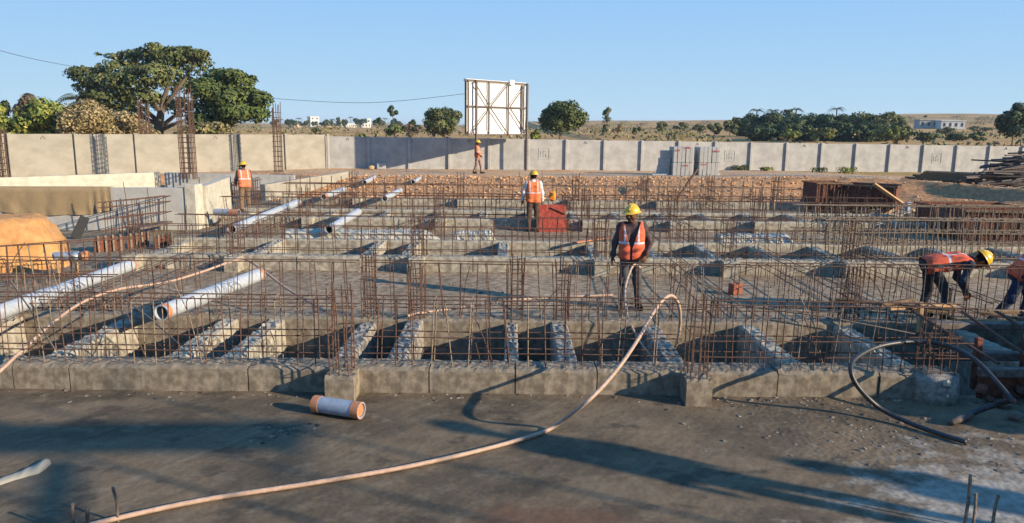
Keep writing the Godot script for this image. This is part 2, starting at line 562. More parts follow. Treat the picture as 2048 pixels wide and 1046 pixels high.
# ---------------------------------------------------------------- compound wall
func build_compound_wall() -> void:
	var corner := Vector3(-10.7, 0.33, -43.6)
	wall_run("compound_wall", "sunlit cream precast concrete wall run below the spreading tree", Vector3(-27.5, 0.40, -27.6), corner, 2.46, 2.02, M.pale_concrete, [])
	wall_run("compound_wall", "grey precast concrete wall run passing behind the white billboard", corner, Vector3(35.6, 0.02, -50.0), 2.31, 1.93, M.wall_concrete, [5, 10, 16])
func wall_run(called: String, label: String, a: Vector3, b: Vector3, bay: float, h: float, mat: Material, stamped: Array) -> void:
	var d := Vector3(b.x - a.x, 0, b.z - a.z)
	var turn := atan2(-d.z, d.x)
	var o := thing(called, label, "wall", a, turn)
	var n := int(round(d.length() / bay))
	var w := d.length() / n
	# a panel: a slab with a slightly proud border band along the top, chamfered edges
	for i in n:
		var y := (b.y - a.y) * (i + 0.5) / n
		var st := begin()
		box(st, Vector3(0.06, -0.35, -0.03 + rf(-0.008, 0.008)), Vector3(w - 0.06, h - 0.02, 0.03), Transform3D(Basis(Vector3.UP, rf(-0.004, 0.004)), Vector3(i * w, y, 0)), 0.012)
		var p := put("panel", done(st), mat, o)
		if stamped.has(i):
			st = begin()
			var cx := (i + 0.42) * w
			var cy := y + h * 0.56
			for q in [[-0.34, -0.34, 0.34, -0.30], [-0.34, 0.30, 0.34, 0.34], [-0.34, -0.30, -0.30, 0.30], [0.30, -0.30, 0.34, 0.30], [-0.2, -0.2, -0.12, 0.1], [-0.05, -0.2, 0.03, 0.2], [0.1, -0.2, 0.18, 0.0], [-0.2, 0.1, 0.2, 0.14]]:
				box(st, Vector3(cx + q[0], cy + q[1], 0.028), Vector3(cx + q[2], cy + q[3], 0.045))
			put("moulded_stamp", done(st), mat, p)
		elif i % 3 == 0:
			st = begin()
			for s in [-1, 1]: tube(st, [Vector3((i + 0.5) * w, y + h - 0.10, 0.035), Vector3((i + 0.5) * w + s * 0.09, y + h - 0.24, 0.035)], 0.022, 4)
			put("lifting_mark", done(st), M.rough_concrete, p)
	for i in n + 1:
		var y := (b.y - a.y) * i / n
		var st := begin()
		box(st, Vector3(-0.085, -0.4, -0.08), Vector3(0.085, h + rf(0.0, 0.015), 0.145), Transform3D(Basis(Vector3.FORWARD, rf(-0.004, 0.004)), Vector3(i * w, y, 0)), 0.015)
		put("post", done(st), mat, o)

# ---------------------------------------------------------------- beams and cages
func rough_beam(len_: float, y0: float, y1: float, wide: float, step: float, key: float, bump := 0.025) -> ArrayMesh:
	# a cast beam along +x: flat uneven sides, a broken rough top
	var st := begin()
	var n := maxi(2, int(len_ / step))
	var prof := func(i: int) -> Array:
		var x := len_ * i / n
		var s := key + x
		var a := []
		var nz := func(k: float, f: float) -> float: return fn.get_noise_2d(s * f + k * 17.3, k * 5.1)
		a.append(Vector3(x, y0, wide / 2))
		a.append(Vector3(x, lerpf(y0, y1, 0.55), wide / 2 + 0.006 * nz.call(1.0, 3.0)))
		a.append(Vector3(x, y1 - 0.03 + bump * 0.7 * nz.call(2.0, 5.0), wide / 2 + 0.008 * nz.call(3.0, 4.0)))
		for k in 6:
			var w: float = lerpf(0.5, -0.5, (k + 0.5) / 6.0) * wide * 0.96
			a.append(Vector3(x, y1 + bump * (nz.call(4.0 + k, 7.0) + 0.6 * nz.call(14.0 + k, 23.0)), w))
		a.append(Vector3(x, y1 - 0.03 + bump * 0.7 * nz.call(12.0, 5.0), -wide / 2))
		a.append(Vector3(x, y0, -wide / 2))
		return a
	var last: Array = prof.call(0)
	for k in range(1, last.size() - 1):
		for q in [last[0], last[k], last[k + 1]]: st.add_vertex(q)
	for i in range(1, n + 1):
		var now: Array = prof.call(i)
		for k in now.size() - 1: quad(st, last[k], last[k + 1], now[k + 1], now[k])
		last = now
	for k in range(1, last.size() - 1):
		for q in [last[0], last[k + 1], last[k]]: st.add_vertex(q)
	return done(st)
func long_beam(label: String, x0: float, x1: float, zf: float, zb: float, joints: Array, stubs: Array, mat: Material, step := 0.05) -> Node3D:
	var wide := zf - zb
	var o := thing("plinth_beam", label, "beam", Vector3(x0, 0, (zf + zb) / 2))
	var cuts := [x0]
	for j in joints:
		if j > x0 + 0.3 and j < x1 - 0.3: cuts.append(j)
	cuts.append(x1)
	cuts.sort()
	for i in cuts.size() - 1:
		var l: float = cuts[i + 1] - cuts[i] - 0.014
		var p := put("beam_segment", rough_beam(l, -2.2, 0.30 + rf(-0.008, 0.008), wide, step, cuts[i] * 3.1 + zf, 0.016), mat, o, Transform3D(Basis.IDENTITY, Vector3(cuts[i] - x0 + 0.007, 0, rf(-0.008, 0.008))))
		p.name = "beam_segment"
	for s in stubs:
		# the stub's rough head and its body, in front of the beam
		put("column_stub", rough_beam(s[1], -0.02, 0.31 + rf(-0.01, 0.02), 0.33, 0.04, s[0] * 7.7, 0.022), mat, o, Transform3D(Basis.IDENTITY, Vector3(s[0] - x0, 0, wide / 2 + 0.155)))
	return o
func jagged(rows: Array, r: float, sides := 4) -> ArrayMesh:
	var st := begin()
	for p in rows: tube(st, p, r, sides)
	return done(st)
func cage(label: String, a: Vector3, b: Vector3, h: float, wide: float, pitch: float, r: float, joined: bool, mat: Material, group := "", levels := [0.2, 1.0]) -> Node3D:
	# upright links over a beam, tied by long bars at several levels on both faces
	var d := b - a
	var o := thing("rebar_cage", label, "rebar", a, atan2(-d.z, d.x), group)
	var len_ := Vector2(d.x, d.z).length()
	var n := int(len_ / pitch)
	var variants := []
	for k in 4:
		var lean := rf(-0.025, 0.025)
		var up := h * rf(0.97, 1.02)
		variants.append([Vector3(0, -0.12, wide / 2), Vector3(lean, up * 0.5, wide / 2 + rf(-0.012, 0.012)), Vector3(lean * 1.6, up - 0.03, wide / 2), Vector3(lean * 1.6, up, wide / 2 - 0.03), Vector3(lean * 1.6, up, -wide / 2 + 0.03), Vector3(lean * 1.6, up - 0.03, -wide / 2), Vector3(0, -0.12, -wide / 2 + rf(-0.01, 0.01))])
	var meshes := []
	for vpts in variants: meshes.append(tube_mesh(vpts, r, 4))
	var all := begin()
	for i in n + 1:
		var xf := Transform3D(Basis(Vector3.UP, rf(-0.12, 0.12)) * Basis(Vector3.FORWARD, rng.randfn(0, 0.032)), Vector3(i * pitch + rng.randfn(0, 0.016), 0, rf(-0.01, 0.01)))
		if rf(0, 1) < 0.03: continue
		if joined and rf(0, 1) < 0.14: tube(all, [xf * Vector3(0.05, -0.1, 0), xf * Vector3(rf(-0.05, 0.08), h * 0.6, 0), xf * Vector3(rf(-0.12, 0.12), h * rf(1.1, 1.5), rf(-0.1, 0.1))], r, 4)
		if joined: all.append_from(meshes[rng.randi() % 4], 0, xf)
		else: put("link", meshes[rng.randi() % 4], mat if rf(0, 1) < 0.75 else M.dusty, o, xf)
	if joined:
		put("links", done(all), mat, o).set_meta("kind", "stuff")
	var longs := []
	for lv in levels:
		for s in [-1, 1]:
			var pts := []
			var k := maxi(2, int(len_ / 0.9))
			var ph := rf(0, 50)
			for i in k + 1:
				var x := -0.15 + (len_ + 0.3) * i / k
				pts.append(Vector3(x, h * lv + 0.022 * fn.get_noise_2d(x * 0.5 + ph, ph), s * (wide / 2 + 0.012) + 0.01 * fn.get_noise_2d(x * 0.6, ph)))
			longs.append(pts)
	if not joined:
		for i in maxi(2, int(len_ * 1.1)):
			var x := rf(0.0, len_ - 0.3)
			var e := Vector3(x + rf(-0.45, 0.45), rf(0.1, h), rf(-0.5, 0.5) * wide)
			put("tie_bar", tube_mesh([Vector3(x, -0.05, rf(-0.5, 0.5) * wide), e.lerp(Vector3(x, h * 0.5, 0), 0.5), e + Vector3(0, rf(0.05, 0.35), rf(-0.1, 0.1))], r * 0.8, 4), M.dusty if i % 2 else mat, o)
	for p in longs: put("long_bar", tube_mesh(p, r * 1.12, 5), mat, o)
	return o
func column_cage(label: String, at: Vector3, sx: float, sz: float, h: float, bars: int, tie: float, r: float, joined := false, group := "") -> Node3D:
	var o := thing("column_cage", label, "rebar", at, 0.0, group)
	var spots := []
	for i in bars:
		var t := float(i) / bars * 4.0
		var f := fposmod(t, 1.0)
		var q: Vector2
		match int(t):
			0: q = Vector2(-1 + 2 * f, -1)
			1: q = Vector2(1, -1 + 2 * f)
			2: q = Vector2(1 - 2 * f, 1)
			_: q = Vector2(-1, 1 - 2 * f)
		spots.append(Vector3(q.x * sx / 2, 0, q.y * sz / 2))
	for s in spots:
		var hh := h * rf(0.9, 1.03)
		put("upright_bar", tube_mesh([s + Vector3(0, -0.12, 0), s + Vector3(rf(-0.012, 0.012), hh * 0.5, rf(-0.012, 0.012)), s + Vector3(rf(-0.03, 0.03), hh, rf(-0.03, 0.03))], r, 5), M.rust, o)
	var st := begin()
	var y := tie * 0.6
	while y < h * 0.93:
		var e := 0.012
		var c := [Vector3(-sx / 2 - e, y, -sz / 2 - e), Vector3(sx / 2 + e, y + rf(-0.02, 0.02), -sz / 2 - e), Vector3(sx / 2 + e, y, sz / 2 + e), Vector3(-sx / 2 - e, y + rf(-0.02, 0.02), sz / 2 + e)]
		var ring := [c[0], c[1], c[2], c[3], c[0]]
		if joined: tube(st, ring, r * 0.75, 4)
		else: put("tie", tube_mesh(ring, r * 0.7, 4), M.rust, o)
		y += tie * rf(0.9, 1.1)
	if joined: put("ties", done(st), M.rust, o).set_meta("kind", "stuff")
	return o
func cross_beam(label: String, group: String, x: float, z0: float, z1: float, wide: float, step := 0.06) -> void:
	var o := thing("cross_beam", label, "beam", Vector3(x, 0, z0), PI / 2, group)
	put("concrete", rough_beam(z0 - z1, -2.2, 0.27 + rf(-0.03, 0.02), wide, step, x * 9.1 + z0, 0.028), M.rough_concrete if absf(x) < 2.6 and z0 > -12 else M.beam_concrete, o)
func build_beams() -> void:
	var g := "cross beams of one pit"
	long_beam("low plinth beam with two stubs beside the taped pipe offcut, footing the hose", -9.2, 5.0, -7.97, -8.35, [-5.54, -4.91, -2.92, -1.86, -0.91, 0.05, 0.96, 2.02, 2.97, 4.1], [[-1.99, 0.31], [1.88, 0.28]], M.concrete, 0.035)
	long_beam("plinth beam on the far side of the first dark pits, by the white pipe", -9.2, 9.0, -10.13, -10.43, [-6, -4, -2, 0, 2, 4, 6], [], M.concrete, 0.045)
	long_beam("plinth beam with six stubs behind the worker holding the hose", -7.9, 12.0, -15.1, -15.4, [-6.2, -4.4, -2.6, -0.8, 1.0, 2.9, 4.8, 6.7, 8.5, 10.2], [[-7.85, 0.3], [-5.78, 0.28], [-2.07, 0.3], [1.66, 0.3], [4.25, 0.3], [6.7, 0.3], [10.4, 0.3]], M.beam_concrete, 0.06)
	long_beam("plinth beam behind the second pits with pale mortar sheet along it", -7.9, 12.0, -17.3, -17.55, [-5, -2, 1, 4, 7, 10], [], M.beam_concrete, 0.08)
	long_beam("plinth beam with stubs beside the red shutter box", -8.5, 12.0, -21.5, -21.8, [-6, -3, 0, 3, 6, 9], [[-6.0, 0.3], [-2.2, 0.3], [2.0, 0.3], [4.5, 0.3], [6.9, 0.3]], M.beam_concrete, 0.1)
	long_beam("plinth beam right behind the red shutter box and its pit", -8.5, 12.0, -23.6, -23.9, [-5, -1, 3, 7], [], M.beam_concrete, 0.1)
	long_beam("last plinth beam with stubs in front of the stony bank", -8.5, 11.5, -27.4, -27.7, [-5, -1, 3, 7], [[-5.8, 0.3], [-2.0, 0.3], [2.0, 0.3], [5.2, 0.3]], M.beam_concrete, 0.12)
	for x in [-6.9, -5.34, -3.92, -3.27, -2.0, -1.34, 0.0, 0.66, 1.94, 3.28, 4.6, 6.2, 7.6]:
		cross_beam("rough cross beam over the hose-side pit, " + ordinal([-6.9, -5.34, -3.92, -3.27, -2.0, -1.34, 0.0, 0.66, 1.94, 3.28, 4.6, 6.2, 7.6].find(x)) + " from the tarpaulin end", g, x, -8.352, -10.128, 0.24 if x != 0.0 else 0.17, 0.05)
	for x in [-7.55, -5.4, -3.06, -2.25, -0.2, 1.8, 3.1, 4.3, 5.6, 7.0, 8.3, 9.7, 11.2]:
		cross_beam("cross beam over the pit behind the hose worker, " + ordinal([-7.55, -5.4, -3.06, -2.25, -0.2, 1.8, 3.1, 4.3, 5.6, 7.0, 8.3, 9.7, 11.2].find(x)) + " from the pipe end", "cross beams of the second pit", x, -15.402, -17.298, 0.24, 0.1)
	for x in [-8.1, -5.6, -3.9, -2.3, -0.9, 0.5, 1.9, 3.2, 4.6, 5.9, 7.3, 8.6, 10.0, 11.3]:
		cross_beam("cross beam over the pit behind the red shutter box, " + ordinal([-8.1, -5.6, -3.9, -2.3, -0.9, 0.5, 1.9, 3.2, 4.6, 5.9, 7.3, 8.6, 10.0, 11.3].find(x)) + " from the pipe end", "cross beams of the third pit", x, -21.802, -23.598, 0.24, 0.15)
	# cages over the beams
	var f := func(x: float, z: float) -> Vector3: return Vector3(x, 0.30, z)
	cage("rusty link cage rising from the beam beside the taped pipe offcut", f.call(-6.6, -8.17), f.call(-2.15, -8.17), 0.76, 0.20, 0.20, 0.0068, false, M.rust, "", [0.2, 0.45, 1.0])
	cage("open rusty link cage between the two front column stubs", f.call(-1.5, -8.17), f.call(1.75, -8.17), 0.76, 0.20, 0.21, 0.0068, false, M.rust, "", [0.2, 0.45, 1.0])
	cage("rusty link cage between the hose loop and the black hose", f.call(2.25, -8.17), f.call(5.0, -8.17), 0.74, 0.20, 0.19, 0.0068, false, M.rust, "", [0.2, 0.45, 1.0])
	cage("rusty link cage on the beam carrying the white pipe's near end", f.call(-7.6, -10.28), f.call(-2.3, -10.28), 0.78, 0.18, 0.23, 0.0066, false, M.rust)
	cage("rusty link cage in front of the worker holding the hose", f.call(-1.9, -10.28), f.call(3.2, -10.28), 0.78, 0.18, 0.23, 0.0066, false, M.rust)
	cage("dense rusty link cage beside the bending workers", f.call(3.4, -10.28), f.call(8.8, -10.28), 0.80, 0.18, 0.18, 0.0068, false, M.rust)
	cage("rusty link cage along the six-stub beam, pipe side", f.call(-7.7, -15.25), f.call(-0.2, -15.25), 0.60, 0.18, 0.27, 0.0072, true, M.rust)
	cage("rusty link cage along the six-stub beam, brick side", f.call(0.0, -15.25), f.call(6.3, -15.25), 0.60, 0.18, 0.25, 0.0072, true, M.rust)
	cage("grey dusty link cage behind the bending workers", f.call(6.5, -15.25), f.call(12.2, -15.25), 0.85, 0.18, 0.16, 0.011, true, M.dusty, "", [0.1, 0.4, 0.7, 1.0])
	cage("rusty link cage along the beam with the pale mortar sheet", f.call(-7.7, -17.42), f.call(6.5, -17.42), 0.55, 0.16, 0.29, 0.0075, true, M.rust)
	cage("grey dusty link cage in front of the rusty shutter boxes", f.call(6.7, -17.42), f.call(13.6, -17.42), 0.92, 0.16, 0.17, 0.011, true, M.dusty, "", [0.1, 0.4, 0.7, 1.0])
	var names := ["in front of the red shutter box", "behind the red shutter box", "on the stub beam at the stony bank"]
	var zz := [-21.65, -23.75, -27.55]
	for i in 3:
		for s in 2:
			cage("rusty link cage " + names[i] + (", pipe side" if s == 0 else ", shutter side"), f.call(-8.3 if s == 0 else 1.6, zz[i]), f.call(0.9 if s == 0 else 11.6, zz[i]), 0.56 - 0.04 * i, 0.16, 0.30 + 0.03 * i, 0.008, true, M.rust if i != 2 or s == 0 else M.dusty)
	cage("tall thin mesh standing before the stony bank", Vector3(-8.5, 0.0, -28.5), Vector3(10.5, 0.0, -28.5), 1.0, 0.1, 0.40, 0.008, true, M.rust, "", [0.3, 0.75])
	# cages over lengthwise beams between the pairs
	var li := 0
	for x in [-6.1, 3.1, 5.1, 7.0]:
		cage("rusty link cage running lengthwise across the floor " + ["under the outer white pipe", "beside the red brick", "toward the bending workers", "behind the bending worker"][li], Vector3(x, 0.02, -10.6), Vector3(x, 0.02, -15.0), 0.5, 0.2, 0.42, 0.0068, false, M.rust, "", [0.4, 1.0])
		li += 1
	for x in [-6.4, -2.0, 4.4, 9.5]:
		cage("lengthwise rusty cage between second and third pits, " + ordinal([-6.4, -2.0, 4.4, 9.5].find(x)) + " from the pipes", Vector3(x, 0.02, -17.7), Vector3(x, 0.02, -21.4), 0.5, 0.2, 0.45, 0.0075, true, M.rust, "lengthwise cages", [0.4, 1.0])
	for x in [-5.9, 1.9, 6.9]:
		cage("lengthwise rusty cage between third and fourth pits, " + ordinal([-5.9, 1.9, 6.9].find(x)) + " from the pipes", Vector3(x, 0.02, -24.0), Vector3(x, 0.02, -27.3), 0.5, 0.2, 0.45, 0.008, true, M.rust, "lengthwise cages near the bank", [0.4, 1.0])
	# column starters
	column_cage("bundle of rusty starter bars on the stub by the pipe offcut", Vector3(-1.84, 0.28, -7.85), 0.20, 0.30, 1.02, 8, 0.2, 0.0085)
	column_cage("rusty starter bars on the stub below the hose loop", Vector3(2.02, 0.28, -7.85), 0.18, 0.30, 0.95, 8, 0.2, 0.008)
	column_cage("short starter bars on the round stub by the black hose", Vector3(4.72, 0.24, -8.0), 0.30, 0.22, 0.55, 8, 0.18, 0.008)
	var k := 0
	for q in [[-2.0, 1.2], [-1.35, 1.05], [0.08, 1.15], [0.72, 1.1], [4.75, 1.1]]:
		column_cage(["tall starter bars behind the front stub across the pit", "starter bars on the far pit edge beside the pipe stub", "dark upright starter bars at the middle of the far pit edge", "starter bars in front of the worker holding the hose", "starter bars beside the bending workers"][k], Vector3(q[0], 0.28, -10.28), 0.16, 0.24, q[1] - 0.25, 8, 0.15, 0.0085)
		k += 1
	k = 0
	for x in [-7.7, -5.64, -1.93, 1.8, 4.4, 6.85]:
		column_cage("rusty starter bars on the six-stub beam, " + ordinal(k) + " stub from the pipe end", Vector3(x, 0.28, -15.1), 0.22, 0.4, 0.9, 8, 0.22, 0.009, true, "starters of the six-stub beam")
		k += 1
	k = 0
	for x in [-6.0, -2.1, 2.1, 4.6, 7.0, 9.4]:
		column_cage("rusty starter bars along the red shutter box beam, " + ordinal(k) + " from the pipe end", Vector3(x, 0.28, -21.5), 0.22, 0.4, 0.95, 8, 0.24, 0.0095, true, "starters by the red shutter box")
		column_cage("rusty starter bars on the stub beam at the stony bank, " + ordinal(k) + " from the pipes", Vector3(x + 0.2, 0.28, -27.4), 0.22, 0.4, 1.0, 8, 0.28, 0.010, true, "starters at the stony bank")
		k += 1
	# loose bars lying on the cages
	k = 0
	for q in [[[1490, 612], [1830, 668], 0.95, 0.8], [[1540, 640], [1760, 690], 0.7, 0.75], [[1390, 560], [1530, 640], 1.0, 0.6], [[20, 560], [110, 700], 1.0, 0.5], [[250, 600], [360, 690], 0.6, 0.5]]:
		var a := at_level(q[0][0], q[0][1], q[2])
		var b := at_level(q[1][0], q[1][1], q[3])
		var st := begin()
		tube(st, [a, (a + b) / 2 + Vector3(0, 0.03, 0), b], 0.010, 5)
		tag(put("loose_bar", done(st), M.dusty), ["pale loose bar lying across the cages toward the black hose", "short loose bar among the cages by the black hose", "loose bar leaning on the cage beside the red brick", "loose bar leaning at the outer end of the outer pipe", "thin loose bar leaning below the taped pipe mouth"][k], "rebar")
		k += 1

# ---------------------------------------------------------------- tank walls on the left
func slab_wall(o: Node3D, called: String, a: Vector3, b: Vector3, y0: float, ya: float, yb: float, thick: float, mat: Material) -> void:
	var d := (b - a)
	d.y = 0
	var nrm := Vector3(-d.z, 0, d.x).normalized() * thick
	var st := begin()
	var n := maxi(2, int(d.length() / 0.4))
	for i in n:
		var p := a + d * i / n
		var q := a + d * (i + 1) / n
		var yp := lerpf(ya, yb, float(i) / n) + 0.012 * fn.get_noise_2d(i * 3.0, a.x)
		var yq := lerpf(ya, yb, float(i + 1) / n) + 0.012 * fn.get_noise_2d((i + 1) * 3.0, a.x)
		var P := func(v: Vector3, y: float, s: float) -> Vector3: return Vector3(v.x + nrm.x * s, y, v.z + nrm.z * s)
		quad(st, P.call(p, y0, 1), P.call(p, yp, 1), P.call(q, yq, 1), P.call(q, y0, 1))
		quad(st, P.call(q, y0, 0), P.call(q, yq, 0), P.call(p, yp, 0), P.call(p, y0, 0))
		quad(st, P.call(p, yp, 1), P.call(p, yp, 0), P.call(q, yq, 0), P.call(q, yq, 1))
		if i == 0: quad(st, P.call(p, y0, 0), P.call(p, yp, 0), P.call(p, yp, 1), P.call(p, y0, 1))
		if i == n - 1: quad(st, P.call(q, y0, 1), P.call(q, yq, 1), P.call(q, yq, 0), P.call(q, y0, 0))
	put(called, done(st), mat, o)
func build_left_tank() -> void:
	var o := thing("tank_wall", "grey cast concrete tank wall half covered by brown burlap", "wall", Vector3.ZERO)
	slab_wall(o, "front_wall", Vector3(-16.5, 0, -20.25), Vector3(-9.12, 0, -21.0), -0.1, 1.13, 1.17, 0.22, M.wall_concrete)
	var st := begin()
	box(st, Vector3(-9.1, -0.1, -21.25), Vector3(-8.78, 1.26, -20.75), Transform3D.IDENTITY, 0.02)
	put("corner_column", done(st), M.bright_concrete, o)
	slab_wall(o, "side_wall", Vector3(-8.94, 0, -21.26), Vector3(-9.75, 0, -25.4), -0.1, 1.18, 1.16, 0.22, M.bright_concrete)
	o = thing("tank_wall", "bright cream inner tank wall in full sun beyond the burlap", "wall", Vector3.ZERO)
	slab_wall(o, "lit_wall", Vector3(-21.5, 0, -27.2), Vector3(-15.75, 0, -33.6), -0.3, 0.78, 0.74, -0.25, M.bright_concrete)
	slab_wall(o, "end_wall", Vector3(-15.5, 0, -33.7), Vector3(-9.8, 0, -33.9), -0.3, 0.74, 0.66, 0.25, M.wall_concrete)
	o = thing("retaining_wall", "pale sloping retaining wall behind the worker with a face mask", "wall", Vector3.ZERO)
	slab_wall(o, "wall_face", Vector3(-9.75, 0, -29.0), Vector3(-7.7, 0, -34.4), -0.1, 0.62, 0.82, 0.22, M.pale_concrete)
	# burlap hung over the front wall
	st = SurfaceTool.new()
	st.begin(Mesh.PRIMITIVE_TRIANGLES)
	st.set_smooth_group(0)
	var a := Vector3(-16.5, 0, -20.25)
	var b := Vector3(-11.05, 0, -20.80)
	var d := (b - a).normalized()
	var nn := Vector3(-d.z, 0, d.x)
	if nn.z < 0: nn = -nn
	var rows := []
	var N := 90
	for i in N + 1:
		var t := float(i) / N
		var p := a.lerp(b, t)
		var low := 0.62 + 0.16 * smoothstep(0.86, 1.0, t) - 0.10 * smoothstep(0.3, 0.9, t) + 0.03 * sin(t * 17)
		var row := []
		for j in 9:
			var s := float(j) / 8
			var fold := 0.018 * sin(t * 60.0 + s * 2.0) * s + 0.03 * fn.get_noise_2d(t * 14.0, s * 2.0) * s + (0.045 * sin(t * 170.0) * s if t > 0.88 else 0.0)
			if j == 0: row.append(p + Vector3(0, 1.185, 0) - nn * 0.02)
			elif j == 1: row.append(p + Vector3(0, 1.19, 0) + nn * 0.24)
			else: row.append(p + nn * (0.262 + fold) + Vector3(0, lerpf(1.175, low - 0.12, (s - 0.125) / 0.875), 0))
		rows.append(row)
	for i in N:
		for j in 8: quad(st, rows[i][j], rows[i][j + 1], rows[i + 1][j + 1], rows[i + 1][j])
	tag(put("burlap_sheet", done(st), M.burlap), "brown burlap sheet hanging over the tank wall top", "burlap")
	# tarpaulin over a heap
	st = SurfaceTool.new()
	st.begin(Mesh.PRIMITIVE_TRIANGLES)
	st.set_smooth_group(0)
	var U := 44
	var V := 18
	var pt := func(i: int, j: int) -> Vector3:
		var u := TAU * i / U
		var v := PI / 2 * j / V
		var cu := signf(cos(u)) * pow(absf(cos(u)), 0.55)
		var su := signf(sin(u)) * pow(absf(sin(u)), 0.55)
		var cv := pow(cos(v), 0.45)
		var sv := pow(sin(v), 0.7)
		var q := Vector3(cu * cv * 1.75, sv * 1.04, su * cv * 0.95)
		var w := 0.10 * fn.get_noise_3d(q.x * 1.2, q.y * 1.1, q.z * 1.2) + 0.075 * absf(fn.get_noise_3d(q.x * 3.0 + q.y, q.y * 0.7, q.z * 3.0))
		return q * (1.0 + w) + (Vector3(0, 0.025 * fn.get_noise_2d(q.x * 3, q.z * 3), 0))
	for j in V:
		for i in U: quad(st, pt.call(i, j), pt.call(i, j + 1), pt.call(i + 1, j + 1), pt.call(i + 1, j))
	var tp := put("tarpaulin_heap", done(st), M.tarp, null, Transform3D(Basis(Vector3.UP, 0.35), Vector3(-11.1, -0.02, -15.1)))
	tag(tp, "orange tarpaulin stretched over a rounded heap", "tarpaulin")
	# tall column cages
	column_cage("tall thick column cage of rusty bars in front of the spreading tree", Vector3(-14.2, 0.62, -33.0), 0.52, 0.45, 3.85, 12, 0.22, 0.020)
	column_cage("slimmer tall column cage standing by the compound wall below the tree", Vector3(-18.4, 0.40, -38.0), 0.42, 0.4, 3.7, 10, 0.30, 0.017)
	column_cage("tall column cage standing between the tree and the far town", Vector3(-12.0, 0.40, -38.6), 0.36, 0.4, 3.55, 10, 0.24, 0.018)
	column_cage("column cage beyond the orange tarpaulin at the wall's outer end", Vector3(-22.0, 0.42, -32.4), 0.4, 0.4, 2.3, 10, 0.28, 0.017)
	# plastic-wrapped pipe on posts by the heap
	var c0 := at_level(108, 512, 0.42)
	o = thing("wrapped_pipe", "foil-wrapped pipe stub with orange cap before the tarpaulin", "pipe", c0)
	var e := at_level(170, 512, 0.42) - c0
	put("foil", tube_mesh(spline([Vector3.ZERO, e * 0.25 + Vector3(0, 0.01, 0), e * 0.5, e * 0.62], 4), 0.075, 9, 0.085), M.pvc_grey, o)
	put("barrel", tube_mesh([e * 0.60, e * 0.9], 0.085, 14, -1, true), M.pvc, o)
	put("cap", tube_mesh([e * 0.88, e * 1.1], 0.098, 14, -1, true), M.tape, o)
	for s in [0.1, 0.7]: put("prop", tube_mesh([e * s + Vector3(0, -0.44, 0), e * s + Vector3(0, -0.06, 0)], 0.03, 6), M.new_timber, o)
	# red shutter boards and debris between the tank and the beams
	var k := 0
	for q in [[190, 505, 250, 500, 0.34], [255, 498, 300, 492, 0.32], [310, 500, 345, 492, 0.30]]:
		var p := at_level(q[0], q[1])
		var r2 := at_level(q[2], q[3])
		o = thing("shutter_board", ["long dark red shutter board on edge below the burlap", "dark red shutter board on edge in the middle of its row", "small dark red shutter board nearest the dark plank"][k], "board", p, atan2(-(r2 - p).z, (r2 - p).x))
		var l := (r2 - p).length()
		put("face_sheet", box_mesh(Vector3(l, q[4], 0.02), 0.004), M.plate, o, Transform3D(Basis.IDENTITY, Vector3(l / 2, 0, 0)))
		for i in 4: put("rib", box_mesh(Vector3(0.04, q[4] + 0.05, 0.05)), M.dusty, o, Transform3D(Basis.IDENTITY, Vector3(l * (i + 0.5) / 4, 0, 0.037)))
		k += 1
	var pa := at_level(268, 458, 0.25)
	var pb := at_level(335, 444, 0.25)
	st = begin()
	box(st, Vector3(0, -0.03, -0.16), Vector3((pb - pa).length(), 0.03, 0.16), Transform3D.IDENTITY, 0.006)
	var pl := put("plank", done(st), M.steel, null, Transform3D(Basis(Vector3.UP, atan2(-(pb - pa).z, (pb - pa).x)), pa))
	tag(pl, "dark grey plank lying on the cages by the tank wall", "plank")
	st = begin()
	box(st, Vector3(-0.11, 0, -0.03), Vector3(0.11, 0.62, 0.03), Transform3D.IDENTITY, 0.01)
	tag(put("plank", done(st), M.black_hose, null, Transform3D(Basis(Vector3.UP, 0.5) * Basis(Vector3.FORWARD, 0.45), at_level(150, 478))), "short black board leaning against the tank wall under the burlap", "plank")
	cage("rusty mesh standing before the bare grey part of the tank wall", at_level(215, 478), at_level(392, 452), 0.95, 0.1, 0.2, 0.0105, true, M.rust, "", [0.25, 0.55, 0.85, 1.0])
	cage("rusty mesh standing before the sunlit side wall of the tank", at_level(395, 440), at_level(520, 405), 0.95, 0.1, 0.22, 0.012, true, M.rust, "", [0.3, 0.6, 0.9])
	cage("rusty mesh in front of the orange tarpaulin and outer pipe", Vector3(-10.6, 0, -12.3), Vector3(-7.5, 0, -14.3), 0.75, 0.15, 0.2, 0.0095, false, M.rust)
	cage("rusty mesh between the outer pipe and the foil-wrapped pipe", Vector3(-9.6, 0, -11.0), Vector3(-6.2, 0, -11.2), 0.65, 0.15, 0.2, 0.009, false, M.rust)

